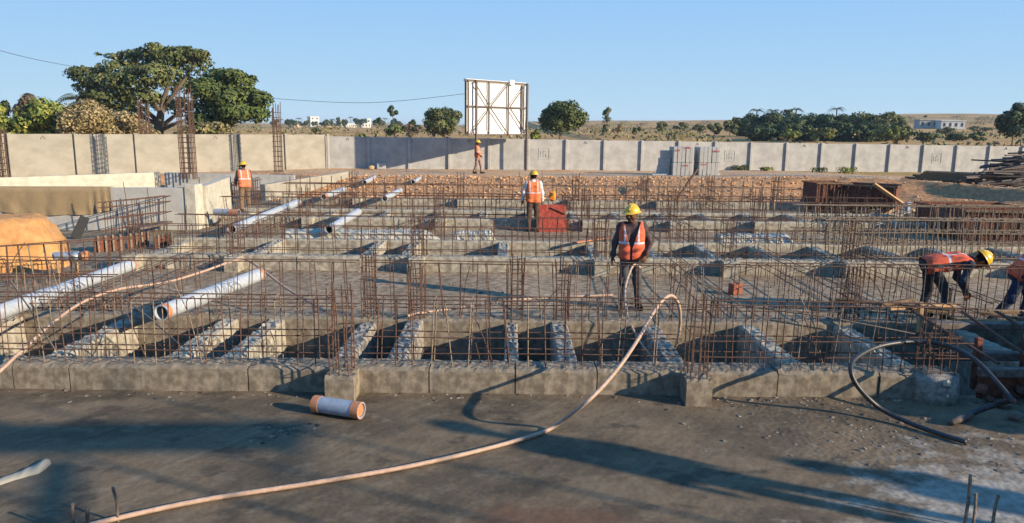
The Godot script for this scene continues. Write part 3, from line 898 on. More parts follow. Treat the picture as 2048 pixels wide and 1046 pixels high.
# ---------------------------------------------------------------- far land
func build_far() -> void:
	var B := func(px: float, d: float, w: float, h: float, dp: float, mat: Material, label: String, rows: int, cols: int, gr := "") -> void:
		var r := ray(px, 250)
		var p := Vector3(r.x, 0, r.z).normalized() * d
		p.y = level_at(p.x, p.z) - 0.3
		var o := thing("house", label, "house", p, -atan2(p.x, -p.z) + 0.35, gr)
		var st := begin()
		box(st, Vector3(-w / 2, 0, -dp / 2), Vector3(w / 2, h, dp / 2))
		put("wall", done(st), mat, o)
		st = begin()
		box(st, Vector3(-w / 2 - 0.25, h, -dp / 2 - 0.25), Vector3(w / 2 + 0.25, h + 0.35, dp / 2 + 0.25))
		put("roof", done(st), mat, o)
		var ww := w / cols * 0.4
		for i in cols:
			for j in rows:
				var fh := h / rows
				st = begin()
				var c := Vector3((i + 0.5) * w / cols - w / 2, (j + 0.58) * fh, dp / 2 + 0.03)
				box(st, c - Vector3(ww / 2, fh * 0.22, 0.05), c + Vector3(ww / 2, fh * 0.22, 0.02))
				put("window", done(st), M.dark_glass, o)
	B.call(627, 430, 4.9, 5.4, 4.8, M.house, "tall white house in the far town", 3, 2)
	B.call(590, 400, 5.2, 2.1, 4.2, M.house_tan, "low pinkish house at the edge of the far town", 1, 3)
	B.call(640, 400, 2.9, 1.9, 3.0, M.house, "small low white house beside the tall white one", 1, 2)
	B.call(660, 440, 5.2, 2.4, 4.2, M.house_tan, "low tan house between palms of the far town", 1, 3)
	B.call(673, 430, 5.2, 2.0, 4.2, M.house, "wide low white house right of the tan one among palms", 1, 4)
	B.call(686, 480, 4.6, 4.8, 4.8, M.house_tan, "two storey cream house in the far town", 2, 3)
	B.call(700, 420, 5.8, 2.0, 3.6, M.house, "long white shed past the cream house", 1, 5)
	B.call(730, 430, 5.2, 2.4, 4.2, M.house, "white house with a stair tower in the far town", 1, 3)
	B.call(736, 432, 2.3, 4.8, 3.0, M.house, "narrow white tower house near the lone tree", 2, 1)
	B.call(560, 75, 1.7, 0.9, 0.5, M.house_tan, "small cream block hut standing just beyond the compound wall", 1, 1)
	B.call(1870, 330, 13.0, 3.2, 6.0, M.wall_concrete, "long unfinished concrete building on the rise beyond the wood", 1, 6)
	B.call(1900, 325, 8.0, 3.0, 6.0, M.house, "pale single storey building with dark openings on the rise", 1, 4)
	# small wire poles and overhead cables
	var st := begin()
	var a := at_z(-60, 85, -62)
	var b := at_z(145, 133, -80)
	tube(st, spline([a, a.lerp(b, 0.5) - Vector3(0, 0.15, 0), b], 6), 0.022, 4)
	tag(put("overhead_cable", done(st), M.wire), "thin overhead cable dropping toward the spreading tree", "cable")
	st = begin()
	a = at_z(530, 196, -85)
	b = at_z(960, 184, -80)
	tube(st, spline([a, a.lerp(b, 0.5) - Vector3(0, 0.8, 0), b], 8), 0.022, 4)
	tag(put("overhead_cable", done(st), M.wire), "thin sagging overhead cable between the tree and the billboard", "cable")

# ---------------------------------------------------------------- trees
func foliage(lobes: Array, count: int, size: float, cols: Array, gap: float, key: float) -> ArrayMesh:
	var v := PackedVector3Array()
	var nn := PackedVector3Array()
	var cc := PackedColorArray()
	var idx := PackedInt32Array()
	var total := 0.0
	for l in lobes: total += l[1].x * l[1].z + l[1].x * l[1].y
	for l in lobes:
		var c: Vector3 = l[0]
		var r: Vector3 = l[1]
		var n := int(count * (r.x * r.z + r.x * r.y) / total)
		var tone := rf(0.8, 1.2)
		for i in n:
			var d := Vector3(rng.randfn(), rng.randfn(), rng.randfn()).normalized()
			if d.y < -0.2 and rf(0, 1) < 0.45: d.y = -d.y
			var p := c + d * r * (0.35 + 0.65 * sqrt(rf(0.05, 1.0))) * (1.0 + 0.22 * fn.get_noise_3dv(d * 2.0 + c))
			if fn.get_noise_3dv(p * (0.9 / maxf(r.y, 0.5)) + Vector3.ONE * key) < gap: continue
			var s := size * rf(0.6, 1.45)
			var m := (d + Vector3(rf(-1, 1), rf(-0.6, 1.2), rf(-1, 1)) * 0.9).normalized()
			var t := m.cross(Vector3(rf(-1, 1), rf(-1, 1), rf(-1, 1))).normalized()
			var b := m.cross(t)
			var k := v.size()
			v.append_array([p - t * s, p + b * s * 0.55 + t * s * 0.1, p + t * s, p - b * s * 0.55 - t * s * 0.1])
			var sn := (m * 0.7 + d * 0.5).normalized()
			var col: Color = cols[rng.randi() % cols.size()] * (rf(0.65, 1.35) * tone)
			for q in 4:
				nn.append(sn)
				cc.append(col)
			idx.append_array([k, k + 1, k + 2, k, k + 2, k + 3])
	return arrays_mesh(v, nn, cc, idx)
const GREEN := [Color(0.075, 0.095, 0.030), Color(0.050, 0.070, 0.024), Color(0.105, 0.115, 0.038), Color(0.125, 0.115, 0.045)]
const DEEP := [Color(0.038, 0.058, 0.024), Color(0.055, 0.075, 0.028), Color(0.028, 0.045, 0.022)]
const LIME := [Color(0.17, 0.185, 0.035), Color(0.13, 0.155, 0.032), Color(0.24, 0.22, 0.045), Color(0.09, 0.12, 0.030)]
const STRAW := [Color(0.33, 0.24, 0.12), Color(0.25, 0.18, 0.09), Color(0.20, 0.16, 0.07), Color(0.16, 0.13, 0.055)]
const MAUVE := [Color(0.15, 0.095, 0.075), Color(0.11, 0.085, 0.055), Color(0.08, 0.08, 0.04)]
func ground_under(px: float, d: float) -> Vector3:
	var r := ray(px, 250)
	var p := Vector3(r.x, 0, r.z) / absf(r.z) * d
	p.y = level_at(p.x, p.z)
	return p
func blob_tree(called: String, label: String, px: float, d: float, w_px: float, top_py: float, low: float, cols: Array, count: int, leaf: float, lumps: int, gap := -0.25, group := "", cat := "tree", trunk := true) -> Node3D:
	# a crown of many clumps filling an oval outline; width and top read from the picture at distance d
	var base := ground_under(px, d)
	var w := w_px / FOCAL * d
	var top := at_z(px, top_py, -d).y - base.y
	var o := thing(called, label, cat, base, 0.0, group)
	var lobes := []
	var cy := lerpf(low, top, 0.5)
	var ry := (top - low) * 0.5
	for i in lumps:
		var dd := Vector3(rng.randfn(), rng.randfn(), rng.randfn()).normalized()
		var q := Vector3(dd.x * w * 0.36, dd.y * ry * 0.66, dd.z * w * 0.36) * sqrt(rf(0.25, 1.0))
		var s := rf(0.75, 1.2)
		lobes.append([Vector3(0, cy, 0) + q, Vector3(w * 0.17, ry * 0.36, w * 0.17) * s])
	put("crown", foliage(lobes, count, leaf, cols, gap, px), M.foliage, o)
	if trunk:
		var st := begin()
		var r0 := maxf(0.05, w * 0.022)
		tube(st, [Vector3(0, -0.3, 0), Vector3(rf(-0.1, 0.1) * w * 0.2, low * 0.7 + 0.2, 0), Vector3(0, cy, 0)], r0, 7, r0 * 0.5)
		put("trunk", done(st), M.bark, o)
		st = begin()
		for i in mini(6, lumps): tube(st, [Vector3(0, lerpf(low, cy, 0.4), 0), lobes[i][0].lerp(Vector3(0, cy, 0), 0.35), lobes[i][0]], r0 * 0.45, 5, r0 * 0.15)
		put("limbs", done(st), M.bark, o)
	return o
func build_trees() -> void:
	# the spreading tree
	var d := 72.0
	var base := ground_under(325, d)
	var o := thing("spreading_tree", "huge spreading tree with layered dark crown behind the cream wall", "tree", base)
	var L := func(px: float, py: float, rx: float, ry: float, dz: float, dd: float, bb: Vector3) -> Array:
		return [at_z(px, py, -dd + dz) - bb, Vector3(rx, ry, rx * 0.9) * (dd / FOCAL)]
	var lobes := []
	for q in [[175, 150, 42, 16, 0], [215, 165, 45, 18, 2], [160, 140, 22, 7, 0], [200, 195, 40, 16, 3], [175, 175, 30, 12, -1], [240, 140, 45, 20, 0], [275, 120, 50, 20, -2], [310, 105, 35, 14, 0], [305, 92, 16, 7, 1], [340, 118, 40, 18, 2], [365, 107, 40, 14, 0], [385, 128, 42, 22, -1], [395, 108, 25, 9, 2], [260, 165, 45, 24, 3], [310, 150, 50, 25, 3], [350, 165, 45, 22, -3], [280, 195, 40, 20, 2], [230, 200, 40, 18, 2], [320, 205, 35, 18, -2], [255, 225, 40, 18, 1], [222, 112, 14, 5, 0], [195, 108, 8, 3, 0], [365, 215, 30, 18, 3]]:
		lobes.append(L.call(q[0], q[1], q[2], q[3], q[4] * 0.8, d, base))
	put("crown", foliage(lobes, 26000, 0.16, GREEN, -0.10, 3.0), M.foliage, o)
	var st := begin()
	var T := func(px: float, py: float, dz := 0.0) -> Vector3: return at_z(px, py, -72.0 + dz) - base
	tube(st, [T.call(318, 285), T.call(317, 255), T.call(322, 225), T.call(330, 190), T.call(345, 150)], 0.55, 8, 0.12)
	put("trunk", done(st), M.bark, o)
	st = begin()
	for q in [[[318, 258], [345, 235], [375, 215], [400, 190]], [[319, 245], [290, 220], [255, 195], [205, 165], [165, 148]], [[322, 228], [300, 190], [280, 150], [275, 118]], [[324, 220], [350, 185], [375, 150], [390, 120]], [[318, 250], [280, 232], [240, 222], [205, 200]], [[318, 262], [355, 245], [385, 235]]]:
		var pts := []
		for p in q: pts.append(T.call(p[0], p[1], rf(-0.5, 0.5)))
		tube(st, spline(pts, 4), 0.24, 6, 0.05)
	put("limbs", done(st), M.bark, o)
	# its neighbour on the right, denser
	d = 66.0
	base = ground_under(450, d)
	o = thing("broadleaf_tree", "dense green tree leaning out from the spreading tree's side", "tree", base)
	lobes = []
	for q in [[440, 160, 38, 22, 0], [465, 150, 28, 12, 1], [480, 165, 32, 16, 0], [410, 180, 34, 24, 2], [450, 195, 45, 26, 1], [495, 195, 34, 20, -1], [520, 200, 26, 18, 0], [505, 155, 8, 4, 0], [425, 215, 36, 22, 0], [470, 225, 42, 20, 1], [510, 228, 30, 18, 0], [440, 243, 30, 15, 0], [400, 240, 28, 16, 1]]:
		lobes.append(L.call(q[0], q[1], q[2], q[3], q[4] * 0.8, d, base))
	put("crown", foliage(lobes, 17000, 0.17, [Color(0.07, 0.095, 0.025), Color(0.095, 0.115, 0.032), Color(0.045, 0.07, 0.02), Color(0.06, 0.08, 0.03)], -0.2, 8.0), M.foliage, o)
	st = begin()
	tube(st, [at_z(452, 285, -d) - base, at_z(452, 240, -d) - base, at_z(448, 200, -d) - base, at_z(460, 165, -d) - base], 0.3, 7, 0.08)
	put("trunk", done(st), M.bark, o)
	# bushes along the wall, left
	blob_tree("bush", "bright yellow-green bush behind the cream wall beside the straw thicket", 92, 54, 165, 184, 0.2, LIME, 10000, 0.13, 24, -0.25, "", "bush")
	blob_tree("bush", "yellow-green bush at the outer end of the cream wall", 10, 52, 100, 200, 0.2, LIME, 5000, 0.13, 12, -0.25, "", "bush")
	blob_tree("bush", "dry straw-coloured thicket behind the cream wall", 168, 52, 125, 184, 0.1, STRAW, 10000, 0.09, 20, -0.3, "", "bush")
	blob_tree("bush", "low dry brush under the spreading tree", 262, 58, 130, 222, 0.1, STRAW, 6000, 0.11, 14, -0.25, "", "bush")
	blob_tree("bush", "low olive brush behind the thick column cage", 400, 60, 170, 234, 0.1, [STRAW[2], GREEN[2], GREEN[3], STRAW[1]], 6000, 0.12, 16, -0.25, "", "bush")
	blob_tree("flowering_tree", "mauve-tinged tree behind the yellow-green bushes", 70, 66, 80, 178, 1.5, MAUVE, 2600, 0.14, 9, -0.2)
	blob_tree("dark_tree", "small dark round tree at the outer end behind the bushes", 30, 66, 50, 185, 1.0, DEEP, 2000, 0.14, 6)
	palm("palm_tree", "date palm with feathery fronds beside the spreading tree", 160, 62, 178, 0.9)
	# middle distance
	blob_tree("round_tree", "round green tree left of the white billboard", 888, 96, 92, 212, 0.5, GREEN, 8000, 0.16, 22, -0.3)
	blob_tree("round_tree", "round dark green tree right of the white billboard", 1122, 86, 108, 192, 0.9, [GREEN[0], GREEN[1], GREEN[2], DEEP[1]], 9500, 0.15, 26, -0.28)
	blob_tree("bush", "low yellow-green shrub at the billboard's right foot", 1072, 74, 34, 244, 0.2, LIME, 900, 0.13, 5, -0.3, "", "bush")
	blob_tree("slim_tree", "slim open tree beyond the wall with thin upright crown", 1213, 120, 30, 210, 1.2, [Color(0.16, 0.16, 0.075), Color(0.12, 0.13, 0.06)], 900, 0.16, 9, -0.05)
	blob_tree("bush", "small dark bush at the foot of the slim tree", 1210, 118, 16, 244, 0.0, DEEP, 350, 0.16, 3, -0.3, "", "bush", false)
	blob_tree("bush", "dry bush beside the slim open tree", 1236, 130, 34, 241, 0.2, STRAW, 500, 0.17, 5, -0.2, "", "bush")
	blob_tree("bush", "small green bush in the open field", 1277, 120, 24, 248, 0.0, GREEN, 500, 0.15, 5, -0.3, "", "bush", false)
	blob_tree("lone_tree", "lone forked tree with two tufts in front of the town", 786, 150, 28, 209, 3.2, DEEP, 900, 0.22, 5, -0.1)
	blob_tree("lone_tree", "smaller tree beside the forked lone tree", 757, 160, 16, 230, 1.0, DEEP, 350, 0.22, 4)
	blob_tree("bush", "tall mixed green shrubs before the forked tree", 790, 110, 60, 244, 0.2, [LIME[1], GREEN[0], GREEN[2], LIME[3]], 1800, 0.16, 9, -0.2, "", "bush")
	blob_tree("bush", "dark shrub left of the round tree by the billboard", 828, 120, 30, 234, 0.2, DEEP, 700, 0.17, 5, -0.2, "", "bush")
	blob_tree("bush", "grey-brown dry shrub below the dark shrub", 818, 105, 50, 246, 0.1, MAUVE, 900, 0.15, 7, -0.2, "", "bush")
	blob_tree("bush", "yellow-green weeds rising over the shaded wall", 705, 62, 70, 262, 0.1, LIME, 900, 0.11, 7, -0.2, "", "bush", false)
	blob_tree("bush", "small dark bush in the dry field before the town", 632, 140, 26, 247, 0.0, GREEN, 450, 0.17, 5, -0.3, "", "bush", false)
	# the wood on the right
	var k := 0
	var wood := [[1500, 222, 60, DEEP, 150], [1535, 218, 60, DEEP, 140], [1572, 216, 62, GREEN, 150], [1605, 222, 60, DEEP, 135], [1640, 217, 70, DEEP, 145], [1672, 214, 60, DEEP, 150], [1700, 222, 66, DEEP, 140], [1735, 219, 80, GREEN, 135], [1770, 222, 80, GREEN, 130], [1800, 236, 46, GREEN, 125], [1560, 238, 80, DEEP, 118], [1665, 240, 80, DEEP, 116], [1610, 246, 60, DEEP, 112], [1530, 246, 60, DEEP, 114], [1710, 242, 70, DEEP, 114], [1755, 240, 70, GREEN, 116], [1640, 230, 70, DEEP, 124], [1585, 230, 60, DEEP, 124]]
	for w in wood:
		blob_tree("wood_tree", "broad evergreen of the dark wood, " + ordinal(k) + (" of its tall back row" if k < 10 else " counting its low front trees last"), w[0], w[4], w[2] * 1.25, w[1], -0.8, w[3], 4200, 0.22, 17, -0.35, "trees of the dark wood")
		k += 1
	for q in [[1512, 214], [1544, 215], [1590, 212], [1671, 211]]:
		palm("palm_tree", "palm head standing above the dark wood", q[0], 150, q[1], 0.8, "palms above the dark wood")
	blob_tree("bush", "yellowish bush at the near edge of the dark wood", 1585, 108, 44, 256, 0.1, LIME, 1000, 0.16, 7, -0.25, "", "bush", false)
	blob_tree("bush", "olive-gold bush before the middle of the dark wood", 1650, 108, 66, 252, 0.1, [LIME[1], STRAW[2], LIME[3]], 1600, 0.16, 9, -0.25, "", "bush", false)
	blob_tree("bush", "pale green bush at the open end of the dark wood", 1775, 108, 60, 246, 0.1, [LIME[1], GREEN[2], LIME[3]], 1500, 0.16, 9, -0.25, "", "bush", false)
	blob_tree("edge_tree", "dark tree at the far end of the wall with open crown", 2028, 78, 80, 203, 1.2, [Color(0.05, 0.07, 0.04), Color(0.035, 0.055, 0.035), Color(0.07, 0.09, 0.045)], 4500, 0.15, 15, -0.2)
	blob_tree("bush", "small sparse tree on the distant ridge", 1849, 420, 10, 231, 1.5, DEEP, 200, 0.5, 3, -0.3)
	k = 0
	for q in [[1325, 240, 36, 180], [1365, 244, 40, 190], [1400, 247, 36, 185], [1430, 243, 36, 150], [1460, 239, 36, 140], [1480, 230, 40, 150]]:
		blob_tree("field_tree", "small olive tree in the row before the dark wood, " + ordinal(k) + " from the open field", q[0], q[3], q[2], q[1], 0.2, [GREEN[0], GREEN[2], DEEP[1], STRAW[3]], 1100, 0.24, 8, -0.2, "olive trees of the field row")
		k += 1
	k = 0
	for q in [[1850, 262, 70, 115], [1910, 264, 70, 120], [1965, 262, 60, 118], [1890, 252, 50, 190], [1960, 250, 60, 210]]:
		blob_tree("bush", ["low dark scrub next to the dark wood below the rise", "low dark scrub in front of the pale building on the rise", "low dark scrub beside the wall-end tree", "dark hedge right below the unfinished building", "dark hedge on the rise behind the wall-end tree"][k], q[0], q[3], q[2], q[1], 0.0, [DEEP[0], DEEP[1], GREEN[2]], 900, 0.2, 8, -0.25, "scrub below the unfinished building", "bush", false)
		k += 1
	for i in 22:
		var px := 552.0 + i * 11.6 + rf(-4, 4)
		if i % 3 == 1: palm("town_palm", "coconut palm rising between the houses of the far town", px, 400 + rf(0, 60), rf(230, 238), 1.0, "palms of the far town")
		else: blob_tree("town_tree", "dark tree crown between the houses of the far town", px, 370 + rf(0, 50), rf(16, 32), rf(232, 243), 0.2, DEEP, 520, 0.45, 6, -0.3, "trees of the far town")
	# dry scrub all over the fields
	var sl := []
	for i in 420:
		var px := rf(-60, 2110)
		var dd := 75.0 + 420.0 * pow(rf(0, 1), 1.6)
		var gp := ground_under(px, dd)
		var r := rf(0.5, 1.5) * (1.0 + dd * 0.003)
		sl.append([gp + Vector3(0, r * 0.3, 0), Vector3(r * 1.5, r * 0.55, r * 1.2)])
	tag(put("field_scrub", foliage(sl, 24000, 0.26, [STRAW[1], STRAW[2], STRAW[3], GREEN[2], GREEN[3], Color(0.11, 0.12, 0.05)], -0.3, 2.0), M.foliage), "dry scrub and low bushes scattered over the fields", "scrub", "", "stuff")
	# weeds at the foot of the wall
	k = 0
	for q in [[1695, 346, 40, 0.55], [1480, 342, 36, 0.45], [1525, 344, 46, 0.3], [1640, 348, 36, 0.4], [1985, 340, 16, 0.3], [1010, 337, 40, 0.25], [835, 337, 16, 0.3]]:
		var p := at_level(q[0], q[1], 0.32)
		p.y = level_at(p.x, p.z)
		o = thing("weed_clump", ["spiky green weeds at the wall foot under the fourth panel past the block stacks", "dark twiggy weed beside the block stacks", "low green weed mat beside the twiggy weed", "grey-green weed clump at the wall foot left of the spiky weeds", "small weed between timber and steel piles", "brown dry weed heap at the billboard's right post", "little weed at the foot of the shaded wall"][k], "weeds", p)
		lobes = []
		var w: float = q[2] / FOCAL * absf(p.z)
		for i in 6: lobes.append([Vector3(rf(-0.4, 0.4) * w, q[3] * 0.35, rf(-0.2, 0.2)), Vector3(w * 0.22, q[3] * 0.45, 0.25)])
		put("leaves", foliage(lobes, 420, 0.05, LIME if k in [0, 2] else (STRAW if k == 5 else GREEN), -0.3, k), M.foliage, o)
		k += 1
func palm(called: String, label: String, px: float, d: float, top_py: float, size: float, group := "") -> void:
	var base := ground_under(px, d)
	var h := at_z(px, top_py, -d).y - base.y - 0.8 * size
	var o := thing(called, label, "palm", base, 0.0, group)
	put("trunk", tube_mesh([Vector3(0, -0.3, 0), Vector3(0.15, h * 0.5, 0), Vector3(0, h, 0)], 0.16, 6, 0.12), M.bark, o)
	var v := PackedVector3Array()
	var nn := PackedVector3Array()
	var cc := PackedColorArray()
	var idx := PackedInt32Array()
	for i in 18:
		var a := TAU * i / 18.0 + rf(-0.2, 0.2)
		var dir := Vector3(cos(a), 0, sin(a))
		var up := rf(0.1, 1.2)
		var l := rf(1.6, 2.4) * size
		var c: Color = GREEN[rng.randi() % 4] * rf(0.8, 1.3)
		for j in 12:
			var t := (j + 1.0) / 12.0
			var p := Vector3(0, h, 0) + dir * l * t + Vector3(0, l * (up * t - (0.5 + up * 0.7) * t * t), 0)
			for s in [-1, 1]:
				var tip: Vector3 = p + (dir.cross(Vector3.UP) * s * 0.55 + dir * 0.25 - Vector3(0, 0.22, 0)) * size * (1.1 - t * 0.7)
				var k := v.size()
				v.append_array([p, tip, p + dir * 0.14 * size])
				for q in 3:
					nn.append(Vector3(0, 1, 0.3).normalized())
					cc.append(c)
				idx.append_array([k, k + 1, k + 2])
	put("fronds", arrays_mesh(v, nn, cc, idx), M.foliage, o)

# ---------------------------------------------------------------- billboard and block stacks
func build_billboard() -> void:
	var a := Vector3(-2.45, 0.38, -40.8)
	var b := Vector3(0.74, 0.38, -44.4)
	var d := b - a
	var W := d.length()
	var o := thing("billboard", "white sheeted billboard on a braced steel frame and posts", "billboard", a, atan2(-d.z, d.x))
	var y0 := 2.05
	var y1 := 4.93
	var st := begin()
	# local +z is the side of the frame, the sheet hangs behind it
	for i in 6:
		pass
	var N := 14
	st = SurfaceTool.new()
	st.begin(Mesh.PRIMITIVE_TRIANGLES)
	st.set_smooth_group(0)
	var P := func(i: int, j: int, s: float) -> Vector3:
		var x := W * i / N
		var y := lerpf(y0 + 0.12, y1 - 0.05, float(j) / N)
		return Vector3(x, y, -0.10 + s + 0.025 * fn.get_noise_2d(x * 2.2, y * 2.2))
	for i in N:
		for j in N:
			quad(st, P.call(i, j, 0.0), P.call(i, j + 1, 0.0), P.call(i + 1, j + 1, 0.0), P.call(i + 1, j, 0.0))
			quad(st, P.call(i, j, -0.012), P.call(i + 1, j, -0.012), P.call(i + 1, j + 1, -0.012), P.call(i, j + 1, -0.012))
	put("sheet", done(st), M.sheet, o)
	st = begin()
	box(st, Vector3(-0.02, y0, -0.13), Vector3(W + 0.02, y0 + 0.17, -0.05), Transform3D.IDENTITY, 0.01)
	put("bottom_rail", done(st), M.sheet, o)
	for x in [0.55, W - 0.06]:
		st = begin()
		box(st, Vector3(x - 0.05, -0.5, 0.06), Vector3(x + 0.05, y1 + 0.02, 0.16))
		put("post", done(st), M.steel, o)
	for x in [0.03, 0.34 * W, W * 0.67]:
		st = begin()
		box(st, Vector3(x - 0.035, y0 - 0.05, -0.02), Vector3(x + 0.035, y1, 0.05))
		put("upright", done(st), M.steel, o)
	st = begin()
	box(st, Vector3(W - 0.42, y0 + 0.05, -0.045), Vector3(W - 0.34, y1 - 0.1, 0.02))
	put("upright", done(st), M.steel, o)
	for y in [y0 + 0.02, (y0 + y1) / 2 + 0.08, y1]:
		st = begin()
		box(st, Vector3(-0.04, y - 0.035, -0.016), Vector3(W + 0.04, y + 0.035, 0.046))
		put("rail", done(st), M.steel, o)
	var ym := (y0 + y1) / 2 + 0.08
	for q in [[0.09 * W, y1 - 0.1, 0.34 * W, ym], [0.04 * W, y0 + 0.06, 0.32 * W, ym - 0.15], [0.36 * W, ym + 0.05, 0.66 * W, y1 - 0.05], [0.35 * W, ym - 0.05, 0.66 * W, y0 + 0.02], [0.69 * W, ym + 0.05, W - 0.35, y1 - 0.2], [0.69 * W, ym - 0.05, W - 0.1, y0 + 0.1]]:
		put("brace", tube_mesh([Vector3(q[0], q[1], 0.075), Vector3(q[2], q[3], 0.075)], 0.032, 6), M.steel, o)
	# the turned-over top edge of the sheet and a loose flap
	st = begin()
	box(st, Vector3(-0.08, y1 - 0.08, -0.24), Vector3(W + 0.03, y1 + 0.07, -0.018), Transform3D.IDENTITY, 0.02)
	put("top_fold", done(st), M.sheet, o)
	st = begin()
	box(st, Vector3(0.68 * W, y1 - 0.12, 0.05), Vector3(0.76 * W, y1 + 0.16, 0.09), Transform3D.IDENTITY, 0.01)
	put("flap", done(st), M.sheet, o)
	st = begin()
	box(st, Vector3(-0.075, y0 + 0.05, -0.15), Vector3(-0.045, y1 + 0.02, -0.02))
	put("side_return", done(st), M.steel, o)
func build_block_stacks() -> void:
	var P := at_level(1346, 353, 0.42)
	var top := 0.33
	# two strapped pallets of pale blocks with a narrow gap, stepped remains on the left
	for s in 2:
		var o := thing("block_stack", ["stack of pale concrete blocks with stepped blocks against its left", "second stack of pale concrete blocks with a leaning gap inside"][s], "blocks", Vector3(P.x + 0.02 + s * 1.36, top, P.z - 0.5))
		var v := []
		for k in 3:
			var st := begin()
			box(st, Vector3(-0.098, 0, -0.30), Vector3(0.098, 0.80, 0.30), Transform3D.IDENTITY, 0.010 + 0.003 * k)
			v.append(done(st))
		for i in 5:
			for j in 2:
				for k in 2:
					var lean := 0.03 if s == 1 and i >= 3 and j == 1 else 0.0
					put("block", v[rng.randi() % 3], M.aac, o, Transform3D(Basis(Vector3.FORWARD, rf(-0.006, 0.006) - lean) * Basis(Vector3.UP, rf(-0.02, 0.02)), Vector3(0.1 + i * 0.212 + rf(-0.004, 0.004) + lean, j * 0.812, -k * 0.63 + rf(-0.02, 0.02))))
		# red stamps printed on the faces
		for q in ([[0.05, 1.40, 0.26], [0.55, 1.53, 0.30], [0.50, 0.62, 0.30]] if s == 0 else [[0.72, 1.38, 0.30], [0.1, 0.70, 0.30]]):
			var st := begin()
			var x: float = q[0]
			while x < q[0] + q[2]:
				var w := rf(0.015, 0.035)
				var y: float = q[1] + rf(-0.015, 0.01)
				box(st, Vector3(x, y, 0.322), Vector3(x + w, y + rf(0.05, 0.10), 0.326))
				x += w + rf(0.012, 0.03)
			put("red_stamp", done(st), M.red_print, o)
	var o := thing("loose_blocks", "low stepped pile of blocks in shade left of the stacks", "blocks", Vector3(P.x - 0.42, top, P.z - 0.75))
	var st := begin()
	box(st, Vector3(-0.3, 0, -0.2), Vector3(0.3, 0.2, 0.2), Transform3D.IDENTITY, 0.01)
	var bm := done(st)
	for q in [[-0.1, 0, 0.2], [-0.15, 0, -0.25], [0.02, 0.2, -0.1], [0.05, 0.4, -0.1], [0.1, 0.6, -0.1], [0.1, 0.8, -0.1], [0.2, 1.0, -0.12], [0.2, 1.2, -0.12], [-0.35, 0, 0.5]]:
		put("block", bm, M.aac, o, Transform3D(Basis(Vector3.UP, rf(-0.1, 0.1)), Vector3(q[0] * 1.0, q[1] * 1.01, q[2])))
	# a single block and a yellowish stone by the shaded wall
	var p := at_level(763, 338, 0.42)
	tag(put("concrete_block", box_mesh(Vector3(0.48, 0.32, 0.3), 0.015), M.aac, null, Transform3D(Basis(Vector3.UP, 0.1), Vector3(p.x, 0.42, p.z))), "single concrete block standing before the shaded wall", "block")
	p = at_level(742, 338, 0.45)
	tag(put("sandstone_lump", stones([[Vector3.ZERO, 0.2]], [Color(0.55, 0.38, 0.2)]), M.stone, null, Transform3D(Basis.IDENTITY, Vector3(p.x, 0.55, p.z))), "yellowish stone lump next to the single block", "stone")
	p = at_level(1434, 352, 0.42)
	tag(put("concrete_block", box_mesh(Vector3(0.3, 0.22, 0.22), 0.012), M.pale_concrete, null, Transform3D(Basis(Vector3.UP, 0.5), Vector3(p.x, 0.36, p.z))), "small sunlit block lying at the foot of the leaning-gap stack", "block")
	# two dark poles leaning out of the mesh in front of the bank
	for q in [[1358, 392, 1395, 338, "dark pole leaning in front of the block stacks"], [1250, 388, 1300, 358, "dark pole leaning low over the stony bank"]]:
		var a := at_level(q[0], q[1], 0.2)
		var b := at_z(q[2], q[3], a.z - 0.8)
		tag(put("leaning_pole", tube_mesh([a - (b - a) * 0.12, b], 0.055, 6), M.rust), q[4], "pole")

# ---------------------------------------------------------------- shutters, timber and steel on the right
func shutter_box(label: String, at: Vector3, turn: float, size: Vector3) -> void:
	var o := thing("shutter_box", label, "formwork", at, turn)
	var w := size.x
	var h := size.y
	var d := size.z
	for s in [-1, 1]:
		put("side_plate", box_mesh(Vector3(w, h, 0.03), 0.005), M.plate, o, Transform3D(Basis.IDENTITY, Vector3(0, 0, s * d / 2)))
		put("end_plate", box_mesh(Vector3(0.03, h, d - 0.035), 0.005), M.plate, o, Transform3D(Basis.IDENTITY, Vector3(s * (w / 2 - 0.02), 0, 0)))
	for k in 2:
		for s in [-1, 1]:
			put("stiffener", box_mesh(Vector3(w + 0.1, 0.07, 0.06), 0.006), M.timber if k else M.rust, o, Transform3D(Basis.IDENTITY, Vector3(0, h * 0.28 + k * (h * 0.72 - 0.04), s * (d / 2 + 0.046))))
	for i in 5:
		put("rib", box_mesh(Vector3(0.05, h - 0.02, 0.05), 0.006), M.rust, o, Transform3D(Basis.IDENTITY, Vector3(w * (i / 4.0 - 0.5) * 0.92, 0, d / 2 + 0.105)))
